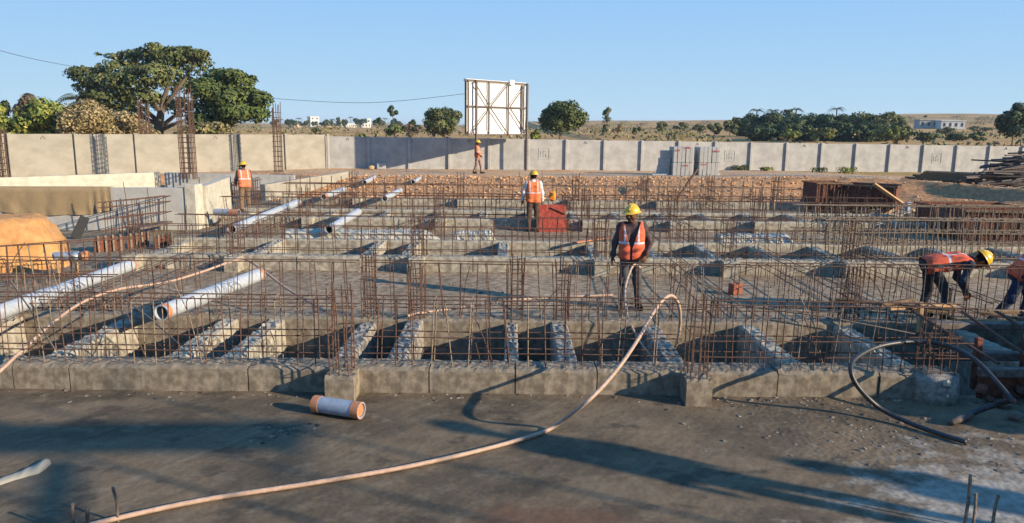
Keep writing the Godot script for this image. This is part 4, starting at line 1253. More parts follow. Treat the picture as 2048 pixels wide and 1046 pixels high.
func build_right_side() -> void:
	shutter_box("open rusty shutter box before the cut bank, left of its neighbour", Vector3(11.4, 0, -27.4), 0.1, Vector3(1.2, 1.05, 1.0))
	shutter_box("wide rusty shutter box with reddish end by the leaning plank", Vector3(12.9, 0, -26.9), -0.55, Vector3(1.6, 1.0, 1.3))
	shutter_box("big rusty shutter box behind the grey dusty cages", Vector3(13.3, 0, -20.4), -0.12, Vector3(2.2, 0.85, 1.1))
	shutter_box("farther rusty shutter box lying low behind the big one", Vector3(13.9, 0, -22.9), 0.05, Vector3(2.6, 0.75, 1.0))
	# tilted dark plates between the boxes
	var k := 0
	for q in [[1860, 470, 0.5], [1878, 472, 0.35]]:
		var p := at_level(q[0], q[1])
		tag(put("steel_plate", box_mesh(Vector3(0.05, 0.95, 0.7), 0.008), M.plate, null, Transform3D(Basis(Vector3.FORWARD, q[2]), p)), ["dark rusty plate tilted most beside the big shutter box", "dark rusty plate tilted less, against the big shutter box"][k], "plate")
		k += 1
	var A := at_level(1837, 430, 0.03)
	var B := at_z(1748, 368, A.z + 0.4)
	var st := begin()
	tube(st, [A, B], 0.07, 4)
	tag(put("plank", done(st), M.new_timber), "bright new timber plank leaning up on the shutter box", "plank")
	A = at_level(1757, 437, 0.1)
	B = at_level(1788, 420, 0.35)
	st = begin()
	tube(st, [A, B], 0.055, 4)
	tag(put("plank", done(st), M.new_timber), "short bright plank on the scrap heap by the grey post", "plank")
	var p := at_level(1813, 437)
	tag(put("marker_post", box_mesh(Vector3(0.17, 0.55, 0.14), 0.012), M.pvc_grey, null, Transform3D(Basis(Vector3.UP, 0.2), p)), "short grey concrete post beside the scrap timber", "post")
	# scrap timber heap
	var o := thing("scrap_timber", "heap of pale scrap timber pieces around the grey post", "timber", at_level(1790, 440))
	for i in 26:
		var c := Vector3(rf(-1.6, 1.1), 0.05 + rf(0, 0.22), rf(-0.9, 0.9))
		put("piece", box_mesh(Vector3(rf(0.4, 1.1), 0.03, 0.08), 0.005), [M.new_timber, M.timber, M.pale_concrete][i % 3], o, Transform3D(Basis.from_euler(Vector3(rf(-0.15, 0.15), rf(-3, 3), rf(-0.3, 0.3))), c))
	# timber stack by the wall
	var a := at_level(1788, 362, 0.40)
	var b := at_level(1962, 372, 0.36)
	var d := b - a
	o = thing("timber_stack", "long low stack of weathered planks before the grey wall", "timber", Vector3(a.x, 0.32, a.z), atan2(-d.z, d.x))
	var L := Vector2(d.x, d.z).length()
	for j in 6:
		for i in 5:
			var l: float = L * rf(0.62, 0.98) * (1.0 - 0.05 * j)
			put("plank", box_mesh(Vector3(l, 0.10, 0.20), 0.006), M.timber, o, Transform3D(Basis(Vector3.UP, rf(-0.02, 0.02)), Vector3(L * 0.5 + rf(-0.25, 0.25) + 0.12 * j, j * 0.104, -i * 0.23 + rf(-0.03, 0.03))))
	# pile of steel lengths
	a = at_level(2000, 372, 0.36)
	o = thing("steel_pile", "dark tangled pile of steel props and planks before the wall's end", "steel", Vector3(a.x, 0.3, a.z))
	for i in 170:
		var t := rf(0, 1)
		var hgt: float = 1.9 * pow(t, 0.8)
		var c := Vector3(lerpf(-0.9, 2.6, t) + rf(-0.5, 0.5), rf(0.0, 1.0) * hgt + 0.06, rf(-1.0, 0.6))
		var l := rf(0.9, 1.7)
		put("prop", box_mesh(Vector3(l * 2, 0.07, 0.10), 0.008), M.steel if i % 3 else M.black_hose, o, Transform3D(Basis.from_euler(Vector3(0, rf(-0.35, 0.35), rf(-0.05, 0.16))), c))
	# dark formwork frames round the last front bay
	o = thing("formwork_frame", "dark steel formwork frame by the round stub and black hose", "formwork", Vector3(5.15, 0, -8.0))
	for q in [[0.0, 0.30, 0.05, 4.0, 0.10, 0.10], [0.0, 0.30, -0.55, 4.0, 0.10, 0.10], [0.0, 0.56, -1.0, 4.0, 0.08, 0.14], [0.1, 0.0, -0.1, 3.8, 0.30, 0.04]]:
		put("runner", box_mesh(Vector3(q[3], q[4], q[5]), 0.01), M.steel if q[4] < 0.2 else M.plate, o, Transform3D(Basis(Vector3.UP, 0.02), Vector3(q[0] + q[3] / 2, q[1], q[2])))
	for i in 5:
		put("bracket", box_mesh(Vector3(0.07, 0.62, 0.07), 0.008), M.plate, o, Transform3D(Basis(Vector3.FORWARD, rf(-0.06, 0.06)), Vector3(0.25 + i * 0.55, 0, -0.35)))
	for i in 7:
		put("cross_bar", tube_mesh([Vector3(0.2 + i * 0.45, 0.45, 0.1), Vector3(0.05 + i * 0.45 + rf(-0.2, 0.2), 0.72, -1.2)], 0.02, 5), M.rust, o)
	var sp := []
	for i in 60: sp.append([Vector3(5.2 + rf(0, 2.2), rf(0.0, 0.16), -7.7 + rf(-0.35, 0.35)), rf(0.03, 0.10)])
	tag(put("brick_rubble", stones(sp, [Color(0.22, 0.09, 0.06), Color(0.14, 0.07, 0.05), Color(0.2, 0.16, 0.13)]), M.stone), "reddish brick rubble under the dark formwork frame", "rubble", "", "stuff")
	# round stub
	st = SurfaceTool.new()
	o = thing("round_stub", "rounded dark concrete stub with mortar splash beside the black hose", "stub", Vector3(4.72, 0, -7.98))
	put("body", lathe([Vector2(0.0, -0.02), Vector2(0.25, -0.02), Vector2(0.245, 0.16), Vector2(0.23, 0.28), Vector2(0.18, 0.32), Vector2(0.0, 0.33)], 18), M.rough_concrete, o)
	put("mortar_splash", stones([[Vector3(0.0, 0.27, 0.235), 0.05], [Vector3(0.03, 0.2, 0.24), 0.03], [Vector3(0.01, 0.13, 0.245), 0.025]], [Color(0.42, 0.38, 0.28)], 1.0), M.stone, o)
	# timber scraps and tied bundle where the bending workers stand
	o = thing("timber_scraps", "worn timber lengths lying across the cage below the bending workers", "timber", Vector3(6.0, 0.35, -9.8))
	for i in 9:
		put("length", box_mesh(Vector3(rf(0.5, 1.4), 0.045, 0.07), 0.006), [M.new_timber, M.timber, M.timber][i % 3], o, Transform3D(Basis.from_euler(Vector3(0, rf(-0.4, 0.4), rf(-0.12, 0.12))), Vector3(rf(-0.9, 1.1), 0.02 + 0.03 * i, rf(-0.5, 0.3))))
	put("upright_peg", box_mesh(Vector3(0.08, 0.55, 0.07), 0.01), M.new_timber, o, Transform3D(Basis(Vector3.FORWARD, 0.06), Vector3(0.72, -0.1, 0.35)))
	put("upright_peg", box_mesh(Vector3(0.06, 0.42, 0.06), 0.01), M.new_timber, o, Transform3D(Basis(Vector3.FORWARD, -0.05), Vector3(-0.55, -0.05, 0.1)))

# ---------------------------------------------------------------- pipes
func pipe_ring(r: float, inner: float, l: float) -> ArrayMesh:
	# a hollow pipe along +x
	var st := begin()
	var S := 18
	for k in S:
		var a := TAU * k / S
		var b := TAU * (k + 1) / S
		var P := func(x: float, q: float, t: float) -> Vector3: return Vector3(x, q * cos(t), q * sin(t))
		st.set_smooth_group(0)
		quad(st, P.call(0, r, a), P.call(l, r, a), P.call(l, r, b), P.call(0, r, b))
		st.set_smooth_group(1)
		quad(st, P.call(0, inner, b), P.call(l, inner, b), P.call(l, inner, a), P.call(0, inner, a))
		st.set_smooth_group(-1)
		quad(st, P.call(0, inner, a), P.call(0, r, a), P.call(0, r, b), P.call(0, inner, b))
		quad(st, P.call(l, inner, b), P.call(l, r, b), P.call(l, r, a), P.call(l, inner, a))
	return done(st)
func pipe(called: String, label: String, a: Vector3, b: Vector3, r: float, near_tape: float, far_tape: float, mat: Material, sockets: Array = []) -> Node3D:
	var d := b - a
	var x := d.normalized()
	var z := x.cross(Vector3.UP).normalized()
	var o := thing(called, label, "pipe", a)
	o.basis = Basis(x, z.cross(x), z)
	var l := d.length()
	put("barrel", pipe_ring(r, r * 0.86, l), mat, o)
	if near_tape > 0: put("tape_band", pipe_ring(r + 0.004, r + 0.001, near_tape), M.tape, o, Transform3D(Basis.IDENTITY, Vector3(0.02 if near_tape < 0.3 else -0.002, 0, 0)))
	if far_tape > 0: put("tape_band", pipe_ring(r + 0.004, r + 0.001, far_tape), M.tape, o, Transform3D(Basis.IDENTITY, Vector3(l - far_tape + 0.002, 0, 0)))
	for s in sockets: put("socket", pipe_ring(r + 0.010, r - 0.001, 0.16), mat, o, Transform3D(Basis.IDENTITY, Vector3(s, 0, 0)))
	return o
func build_pipes() -> void:
	pipe("drain_pipe", "long white drain pipe running past the orange tarpaulin", at_level(-40, 639, 0.45), at_level(262, 530, 0.40), 0.105, 0.0, 0.05, M.pvc, [0.95, 1.2])
	var o := pipe("drain_pipe", "white drain pipe with an open orange-taped mouth over the pits", at_level(322, 626, 0.56), at_level(519, 549, 0.56), 0.105, 0.07, 0.08, M.pvc, [0.75])
	o.set_meta("category", "pipe")
	var k := 0
	for q in [[463, 459, 596, 405, 0.11], [658, 459, 716, 424, 0.105], [647, 394, 688, 379, 0.10], [769, 397, 800, 381, 0.10], [729, 365, 750, 355, 0.10], [826, 364, 841, 357, 0.09]]:
		pipe("drain_pipe", ["long white drain pipe with dark mouth behind the burlap wall's corner", "white drain pipe with dark mouth above the pale mortar sheet", "white pipe with orange end in the outer line near the bank", "white pipe with dark mouth in the inner line near the bank", "short white pipe poking from the bank in the outer line", "short white pipe poking from the bank in the inner line"][k], at_level(q[0], q[1], 0.5), at_level(q[2], q[3], 0.5), q[4], [0.0, 0.0, 0.25, 0.0, 0.0, 0.0][k], 0.0, M.pvc)
		k += 1
	var a := at_level(628, 832, 0.0)
	var b := at_level(722, 845, 0.0)
	pipe("pipe_offcut", "short grey pipe offcut with orange-taped ends on the slab", Vector3(a.x, 0.115, a.z - 0.05), Vector3(b.x, 0.115, b.z - 0.03), 0.085, 0.0, 0.09, M.pvc_grey)
	var oo: Node3D = get_node("pipe_offcut")
	put("tape_band", pipe_ring(0.09, 0.086, 0.08), M.tape, oo, Transform3D(Basis.IDENTITY, Vector3(-0.002, 0, 0)))
	put("end_seal", tube_mesh([Vector3((b - a).length() - 0.03, 0, 0), Vector3((b - a).length() - 0.012, 0, 0)], 0.083, 18), M.tape, oo)
	pipe("wrapped_pipe", "foil-wrapped pipe with orange cap before the masked worker", at_level(430, 424, 0.45), at_level(478, 426, 0.45), 0.10, 0.0, 0.28, M.pvc_grey)

# ---------------------------------------------------------------- hoses
func hose(label: String, pts: Array, r: float, mat: Material, called := "hose") -> MeshInstance3D:
	var st := SurfaceTool.new()
	st.begin(Mesh.PRIMITIVE_TRIANGLES)
	st.set_smooth_group(0)
	tube(st, spline(pts, 10), r, 10)
	var o := put(called, done(st), mat)
	tag(o, label, "hose")
	return o
func build_hoses() -> void:
	var g := func(px: float, py: float) -> Vector3:
		var p := at_level(px, py, 0.045)
		return p
	hose("long tan hose snaking over the slab and looping above the front cage", [g.call(60, 1085), g.call(195, 1046), g.call(400, 1001), g.call(600, 970), g.call(800, 936), g.call(950, 903), g.call(1060, 873), at_level(1110, 852, 0.06), at_z(1180, 798, -6.75), at_z(1235, 738, -7.3), at_z(1275, 680, -7.85), at_z(1305, 628, -8.35), at_z(1328, 598, -8.6), at_z(1345, 592, -8.75), at_z(1358, 612, -8.85), at_z(1360, 650, -9.0), at_z(1352, 690, -9.15), at_level(1335, 712, -0.2)], 0.020, M.hose)
	hose("tan hose draped over the cages beside the white pipes", [at_z(-30, 765, -7.55), at_z(0, 742, -7.7), at_z(45, 700, -8.1), at_z(110, 642, -8.8), at_z(170, 602, -9.6), at_z(240, 578, -10.3), at_z(330, 565, -10.9), at_z(400, 545, -11.6), at_z(460, 524, -12.2), at_z(492, 519, -12.4), at_z(525, 540, -12.1), at_z(575, 578, -11.5), at_z(632, 612, -10.9), at_z(650, 622, -10.75)], 0.019, M.hose)
	hose("tan hose lying low along the middle cage toward the worker", [at_level(815, 632, 0.36), at_level(840, 626, 0.36), at_level(930, 614, 0.36), at_level(1030, 600, 0.4), at_level(1130, 594, 0.38), at_level(1225, 590, 0.38)], 0.018, M.hose)
	hose("tan hose hanging from the worker's hand down into the pit", [at_z(1281, 535, -11.83), at_z(1268, 530, -11.7), at_z(1258, 548, -11.4), at_z(1250, 580, -11.0), at_z(1252, 620, -10.6), at_z(1264, 655, -10.1), at_z(1285, 690, -9.7), at_z(1310, 720, -9.3)], 0.019, M.hose)
	hose("thin pale hose end curled on the cage behind the loop", [at_level(1392, 622, 0.75), at_level(1405, 622, 0.75), at_level(1417, 617, 0.78)], 0.018, M.dusty)
	hose("black rubber hose arching beside the round stub", [at_level(1932, 884, 0.05), at_level(1880, 868, 0.05), at_level(1820, 846, 0.06), at_z(1760, 816, -7.35), at_z(1718, 776, -7.35), at_z(1702, 742, -7.4), at_z(1712, 716, -7.6), at_z(1760, 692, -7.9), at_z(1830, 683, -8.05), at_z(1890, 690, -7.9), at_z(1945, 716, -7.6), at_z(1990, 760, -7.3), at_z(2024, 800, -7.1)], 0.025, M.black_hose)
	var o := thing("vibrator_hose", "dark hose end with metal nozzle resting on the slab", "hose", Vector3.ZERO)
	var st := SurfaceTool.new()
	st.begin(Mesh.PRIMITIVE_TRIANGLES)
	st.set_smooth_group(0)
	tube(st, spline([at_z(2026, 800, -7.08), at_level(1995, 808, 0.2), at_level(1960, 820, 0.12), at_level(1930, 834, 0.07)], 8), 0.03, 10)
	put("rubber", done(st), M.black_hose, o)
	put("nozzle", tube_mesh([at_level(1940, 830, 0.08), at_level(1925, 836, 0.065), at_level(1902, 845, 0.055)], 0.042, 10, 0.036, true), M.steel, o)

# ---------------------------------------------------------------- small things
func build_small() -> void:
	# red shutter box
	var a := at_level(1077, 464)
	var b := at_level(1131, 464)
	var o := thing("red_shutter", "bright red steel shutter box beside the worker in white sleeves", "formwork", (a + b) / 2 + Vector3(0, 0, -0.2))
	var w := (b - a).length()
	for i in 3: put("front_plate", box_mesh(Vector3(w / 3 - 0.008, 0.74, 0.03), 0.005), M.red_plate, o, Transform3D(Basis.IDENTITY, Vector3((i - 1) * w / 3, 0, 0.2)))
	put("back_plate", box_mesh(Vector3(w, 0.74, 0.03), 0.005), M.red_plate, o, Transform3D(Basis.IDENTITY, Vector3(0, 0, -0.2)))
	for s in [-1, 1]: put("end_plate", box_mesh(Vector3(0.03, 0.73, 0.36), 0.005), M.red_plate, o, Transform3D(Basis.IDENTITY, Vector3(s * (w / 2 - 0.016), 0, 0)))
	put("dark_flange", box_mesh(Vector3(0.08, 0.3, 0.1)), M.plate, o, Transform3D(Basis.IDENTITY, Vector3(w / 2 + 0.05, 0.04, 0.1)))
	put("strap", tube_mesh([Vector3(-0.05, 0.70, 0.235), Vector3(w / 2 - 0.02, 0.52, 0.235)], 0.02, 4), M.plate, o)
	var p := at_level(1470, 588)
	tag(put("brick", box_mesh(Vector3(0.22, 0.20, 0.14), 0.012), M.brick, null, Transform3D(Basis(Vector3.UP, 0.35), p)), "single red brick standing on the grey floor", "brick")
	p = at_level(332, 537)
	o = thing("broken_brick", "broken pale brick piece on the floor by the outer pipe", "brick", p)
	put("piece", box_mesh(Vector3(0.22, 0.10, 0.12), 0.015), M.pale_concrete, o, Transform3D(Basis(Vector3.UP, 0.5), Vector3(0.1, 0, 0)))
	put("red_chip", box_mesh(Vector3(0.10, 0.07, 0.09), 0.012), M.brick, o, Transform3D(Basis(Vector3.UP, -0.3), Vector3(-0.1, 0, 0.02)))
	p = at_level(1105, 392, 0.55)
	tag(put("orange_bag", stones([[Vector3.ZERO, 0.17]], [Color(0.75, 0.22, 0.04)], 1.3), M.stone, null, Transform3D(Basis.IDENTITY, p)), "small orange bag hooked on the mesh near the white-sleeved worker", "bag")
	# pale mortar sheets along the second pits
	var k := 0
	for q in [[555, 915, 473, 1.0], [1425, 1605, 483, 0.8], [905, 1000, 479, 0.6]]:
		var st := SurfaceTool.new()
		st.begin(Mesh.PRIMITIVE_TRIANGLES)
		st.set_smooth_group(0)
		var A := at_z(q[0], q[2], -18.05)
		var B := at_z(q[1], q[2] + 3, -18.05)
		var n := 60
		var rows := []
		for i in n + 1:
			var t := float(i) / n
			var c := A.lerp(B, t)
			var taper := smoothstep(0, 0.05, t) * smoothstep(1.0, 0.8, t)
			var hw: float = q[3] * (0.44 + 0.08 * fn.get_noise_1d(t * 6.0 + k * 9)) * taper + 0.02
			var top: float = 0.02 + 0.40 * taper + 0.05 * fn.get_noise_2d(t * 22, 5) * taper
			var row := []
			for j in 7:
				var ww := (j - 3) / 3.0
				row.append(Vector3(c.x, top * (1.0 - pow(absf(ww), 4.0)) + 0.03 * fn.get_noise_2d(t * 30, j * 2.0) * (1.0 - absf(ww)), c.z - ww * hw))
			rows.append(row)
		for i in n:
			for j in 6: quad(st, rows[i][j], rows[i][j + 1], rows[i + 1][j + 1], rows[i + 1][j])
		tag(put("mortar_ridge", done(st), M.bright_concrete, null, Transform3D(Basis.IDENTITY, Vector3(0, 0.012, 0))), ["long pale mortar ridge behind the second pits on the pipe side", "pale mortar ridge behind the second pits on the shutter side", "short pale mortar ridge between the two longer ones"][k], "mortar")
		k += 1
	# orange board on the pit edge
	a = at_level(1150, 486, 0.32)
	b = at_level(1222, 475, 0.32)
	var st2 := begin()
	box(st2, Vector3(0, 0, -0.07), Vector3((b - a).length(), 0.03, 0.07), Transform3D.IDENTITY, 0.005)
	tag(put("board", done(st2), M.tape, null, Transform3D(Basis(Vector3.UP, atan2(-(b - a).z, (b - a).x)), a)), "orange board lying on the pit edge behind the hose worker", "board")
	# red cans in the second pit
	k = 0
	for x in [668, 684]:
		p = at_level(x, 506, 0.0)
		tag(put("red_can", lathe([Vector2(0, 0.0), Vector2(0.085, 0.0), Vector2(0.09, 0.02), Vector2(0.09, 0.2), Vector2(0.07, 0.23), Vector2(0.03, 0.235), Vector2(0, 0.235)], 12), M.red_plate, null, Transform3D(Basis(Vector3.UP, 0), Vector3(p.x, -0.05, -15.62))), "small red can standing in the second pit", "can", "red cans in the pit")
		k += 1
	# starter bars sticking out of the slab at the front
	k = 0
	for q in [[1925, 1075, 0.50, 0.012, "tall bare bar standing out of the dusty slab corner"], [1946, 1060, 0.30, 0.011, "short bare bar beside the tall one in the dusty corner"], [1984, 1058, 0.28, 0.012, "short bar with pale tip in the dusty corner"], [150, 1075, 0.27, 0.012, "short dark bar rising from the slab beside the hose, outermost"], [180, 1078, 0.25, 0.014, "thick dark bent bar rising from the slab beside the hose"], [236, 1048, 0.30, 0.011, "bar with pale tip where the hose enters over the slab"]]:
		p = at_level(q[0], q[1])
		tag(put("starter_bar", tube_mesh([p - Vector3(0, 0.05, 0), p + Vector3(rf(-0.01, 0.01), q[2] * 0.6, 0), p + Vector3(rf(-0.015, 0.015), q[2], rf(-0.01, 0.01))], q[3], 7), M.dusty if k < 3 else M.steel), q[4], "rebar")
		k += 1
	# pale mortar lump at lower left
	st2 = SurfaceTool.new()
	st2.begin(Mesh.PRIMITIVE_TRIANGLES)
	st2.set_smooth_group(0)
	a = at_level(-20, 975)
	b = at_level(102, 932)
	var rows2 := []
	for i in 25:
		var t := i / 24.0
		var c := a.lerp(b, t)
		var wv := (0.075 + 0.055 * smoothstep(0.3, 0.95, t)) * sqrt(clampf((1.0 - t) * 9.0, 0.02, 1.0)) * (1.0 + 0.25 * fn.get_noise_1d(t * 2.0))
		var row := []
		for j in 7:
			var an := PI * j / 6.0
			row.append(c + Vector3(0.3, 0, 0.95) * cos(an) * wv * 1.1 + Vector3(0, sin(an) * wv * (0.42 + 0.12 * fn.get_noise_1d(t * 3.0)), 0) + Vector3(0, 0.01, 0))
		rows2.append(row)
	for i in 24:
		for j in 6: quad(st2, rows2[i][j], rows2[i][j + 1], rows2[i + 1][j + 1], rows2[i + 1][j])
	tag(put("mortar_lump", done(st2), M.pale_concrete), "pale elongated mortar lump on the slab", "mortar")

# ---------------------------------------------------------------- people
class Flesh:
	var v := PackedVector3Array()
	var n := PackedVector3Array()
	var c := PackedColorArray()
	var i := PackedInt32Array()
func field(out: Flesh, caps: Array, cell: float, k: float, paint = null, keep = null) -> void:
	# tapered capsules [a, b, ra, rb, colour] joined by a smooth minimum and meshed as surface nets
	var lo := Vector3.ONE * 1e6
	var hi := -lo
	for q in caps:
		var r: float = maxf(q[2], q[3]) + cell * 3 + k
		lo = lo.min(q[0] - Vector3.ONE * r).min(q[1] - Vector3.ONE * r)
		hi = hi.max(q[0] + Vector3.ONE * r).max(q[1] + Vector3.ONE * r)
	var nx := int((hi.x - lo.x) / cell) + 2
	var ny := int((hi.y - lo.y) / cell) + 2
	var nz := int((hi.z - lo.z) / cell) + 2
	var D := PackedFloat32Array()
	D.resize(nx * ny * nz)
	D.fill(9.0)
	var best := PackedFloat32Array()
	best.resize(D.size())
	best.fill(9.0)
	var who := PackedInt32Array()
	who.resize(D.size())
	for ci in caps.size():
		var q: Array = caps[ci]
		var a: Vector3 = q[0]
		var ab: Vector3 = q[1] - q[0]
		var l2 := maxf(ab.length_squared(), 1e-9)
		var ra: float = q[2]
		var rb: float = q[3]
		var r := maxf(ra, rb) + cell * 2 + k
		var p0: Vector3 = (q[0].min(q[1]) - Vector3.ONE * r - lo) / cell
		var p1: Vector3 = (q[0].max(q[1]) + Vector3.ONE * r - lo) / cell
		for z in range(maxi(0, int(p0.z)), mini(nz, int(p1.z) + 2)):
			for y in range(maxi(0, int(p0.y)), mini(ny, int(p1.y) + 2)):
				var row := (z * ny + y) * nx
				for x in range(maxi(0, int(p0.x)), mini(nx, int(p1.x) + 2)):
					var p := lo + Vector3(x, y, z) * cell - a
					var t := clampf(p.dot(ab) / l2, 0.0, 1.0)
					var d := (p - ab * t).length() - lerpf(ra, rb, t)
					var e := D[row + x]
					var h := maxf(k - absf(d - e), 0.0) / k
					D[row + x] = minf(d, e) - h * h * k * 0.25
					if d < best[row + x]:
						best[row + x] = d
						who[row + x] = ci
	var ids := PackedInt32Array()
	ids.resize(D.size())
	ids.fill(-1)
	var sx := 1
	var sy := nx
	var sz := nx * ny
	var corner := [0, sx, sy, sx + sy, sz, sx + sz, sy + sz, sx + sy + sz]
	var edges := [[0, 1], [2, 3], [4, 5], [6, 7], [0, 2], [1, 3], [4, 6], [5, 7], [0, 4], [1, 5], [2, 6], [3, 7]]
	var cells := []
	for z in range(1, nz - 2):
		for y in range(1, ny - 2):
			for x in range(1, nx - 2):
				var at := (z * ny + y) * nx + x
				if absf(D[at]) > cell * 2.2: continue
				var neg := 0
				for q in 8:
					if D[at + corner[q]] < 0.0: neg += 1
				if neg == 0 or neg == 8: continue
				var s := Vector3.ZERO
				var m := 0
				for e in edges:
					var d0 := D[at + corner[e[0]]]
					var d1 := D[at + corner[e[1]]]
					if (d0 < 0.0) != (d1 < 0.0):
						var t := d0 / (d0 - d1)
						var c0 := Vector3(e[0] & 1, (e[0] >> 1) & 1, e[0] >> 2)
						var c1 := Vector3(e[1] & 1, (e[1] >> 1) & 1, e[1] >> 2)
						s += c0.lerp(c1, t)
						m += 1
				var p := lo + (Vector3(x, y, z) + s / m) * cell
				if keep != null and not keep.call(p): continue
				ids[at] = out.v.size()
				cells.append(at)
				out.v.append(p)
				out.n.append(Vector3(D[at + 1] - D[at - 1], D[at + sy] - D[at - sy], D[at + sz] - D[at - sz]).normalized())
				var col: Color = caps[who[at]][4]
				if paint != null: col = paint.call(p, col)
				out.c.append(col * 0.78)
	for at in cells:
		for ax in 3:
			var s0: int = [sx, sy, sz][ax]
			var s1: int = [sy, sz, sx][ax]
			var s2: int = [sz, sx, sy][ax]
			if (D[at] < 0.0) == (D[at + s0] < 0.0): continue
			var a := ids[at]
			var b := ids[at - s1]
			var c := ids[at - s1 - s2]
			var d := ids[at - s2]
			if b < 0 or c < 0 or d < 0: continue
			if D[at] < 0.0: out.i.append_array([a, d, c, a, c, b])
			else: out.i.append_array([a, b, c, a, c, d])
func crease(s: Flesh, deep: float, tilt: float) -> void:
	# folds of the cloth: small shifts along the surface normal, mostly across the limb
	for k in s.v.size():
		var q := s.v[k] * Vector3(5.0, 11.0, 5.0)
		s.v[k] += s.n[k] * deep * fn.get_noise_3dv(q)
		s.n[k] = (s.n[k] + tilt * Vector3(fn.get_noise_3dv(q + Vector3(7, 0, 0)), 1.4 * fn.get_noise_3dv(q + Vector3(0, 19, 0)), fn.get_noise_3dv(q + Vector3(0, 0, 31)))).normalized()
func skin_mesh(s: Flesh) -> ArrayMesh:
	return arrays_mesh(s.v, s.n, s.c, s.i)
func hand(out: Flesh, wrist: Vector3, dir: Vector3, normal: Vector3, side: float, curl: float, skin: Color, fine: float) -> void:
	# palm, four unequal fingers bending toward the palm normal, and a thumb from the side near the wrist
	dir = dir.normalized()
	normal = (normal - dir * normal.dot(dir)).normalized()
	var across := dir.cross(normal).normalized() * side
	var caps := []
	caps.append([wrist, wrist + dir * 0.03, 0.026, 0.028, skin])
	for s in [-0.5, 0.5]: caps.append([wrist + dir * 0.02 + across * s * 0.03, wrist + dir * 0.085 + across * s * 0.05, 0.017, 0.014, skin])
	caps.append([wrist + dir * 0.03, wrist + dir * 0.08, 0.018, 0.016, skin])
	var lens := [0.062, 0.075, 0.070, 0.052]
	for f in 4:
		var p: Vector3 = wrist + dir * (0.092 - 0.004 * absf(f - 1.2)) + across * (0.033 - 0.022 * f)
		var bend := 0.0
		var d := dir
		for j in 3:
			bend += curl * (0.5 if j == 0 else 0.7)
			d = (dir * cos(bend) + normal * sin(bend)).normalized()
			var q: Vector3 = p + d * lens[f] * [0.46, 0.30, 0.24][j]
			caps.append([p, q, 0.0095 - 0.001 * j, 0.0088 - 0.001 * j, skin])
			p = q
	var t0 := wrist + dir * 0.025 + across * 0.026
	var t1 := t0 + (dir * 0.55 + across * 0.75 + normal * 0.35).normalized() * 0.038
	var t2 := t1 + (dir * 0.9 + across * 0.1 + normal * (0.4 + curl * 0.4)).normalized() * 0.030
	caps.append([t0, t1, 0.014, 0.011, skin])
	caps.append([t1, t2, 0.0105, 0.0085, skin])
	field(out, caps, fine, 0.006)
func head(out: Flesh, c: Vector3, f: Vector3, u: Vector3, skin: Color, hair: Color, mask: Color, fine: float) -> void:
	f = f.normalized()
	u = (u - f * u.dot(f)).normalized()
	var x := u.cross(f)
	var P := func(a: float, b: float, d: float) -> Vector3: return c + x * a + u * b + f * d
	var caps := [
		[P.call(0, 0.035, -0.02), P.call(0, 0.03, 0.015), 0.088, 0.084, skin],
		[P.call(0, -0.02, 0.015), P.call(0, -0.075, 0.045), 0.070, 0.042, skin],
		[P.call(-0.035, -0.03, 0.03), P.call(0.035, -0.03, 0.03), 0.052, 0.052, skin],
		[P.call(0, 0.005, 0.092), P.call(0, -0.028, 0.112), 0.010, 0.015, skin],
		[P.call(-0.018, -0.030, 0.098), P.call(0.018, -0.030, 0.098), 0.009, 0.009, skin],
		[P.call(-0.03, 0.022, 0.080), P.call(0.03, 0.022, 0.080), 0.016, 0.016, skin],
		[P.call(-0.02, -0.060, 0.082), P.call(0.02, -0.060, 0.082), 0.010, 0.010, skin],
		[P.call(0, -0.085, -0.01), P.call(0, -0.15, -0.03), 0.056, 0.060, skin]]
	for s in [-1, 1]:
		caps.append([P.call(s * 0.088, 0.012, -0.008), P.call(s * 0.084, -0.022, -0.002), 0.017, 0.011, skin])
		caps.append([P.call(s * 0.040, -0.012, 0.070), P.call(s * 0.045, -0.018, 0.060), 0.022, 0.020, skin])
	var paint := func(p: Vector3, col: Color) -> Color:
		var q := p - c
		var a := q.dot(x)
		var b := q.dot(u)
		var d := q.dot(f)
		if mask.a > 0.5 and b < -0.012 and b > -0.11 and (d > 0.02 or absf(a) > 0.05 and d > -0.03): return mask
		if b > 0.02 and d < 0.055 or d < -0.03 and b > -0.05: return hair
		if d > 0.05:
			if absf(absf(a) - 0.031) < 0.012 and absf(b - 0.003) < 0.006: return Color(0.02, 0.015, 0.012)
			if absf(absf(a) - 0.031) < 0.017 and absf(b - 0.024) < 0.005: return hair
			if absf(a) < 0.022 and absf(b + 0.060) < 0.005: return col * 0.45
			if absf(a) < 0.024 and absf(b + 0.042) < 0.005: return hair
		return col
	field(out, caps, fine, 0.018, paint)
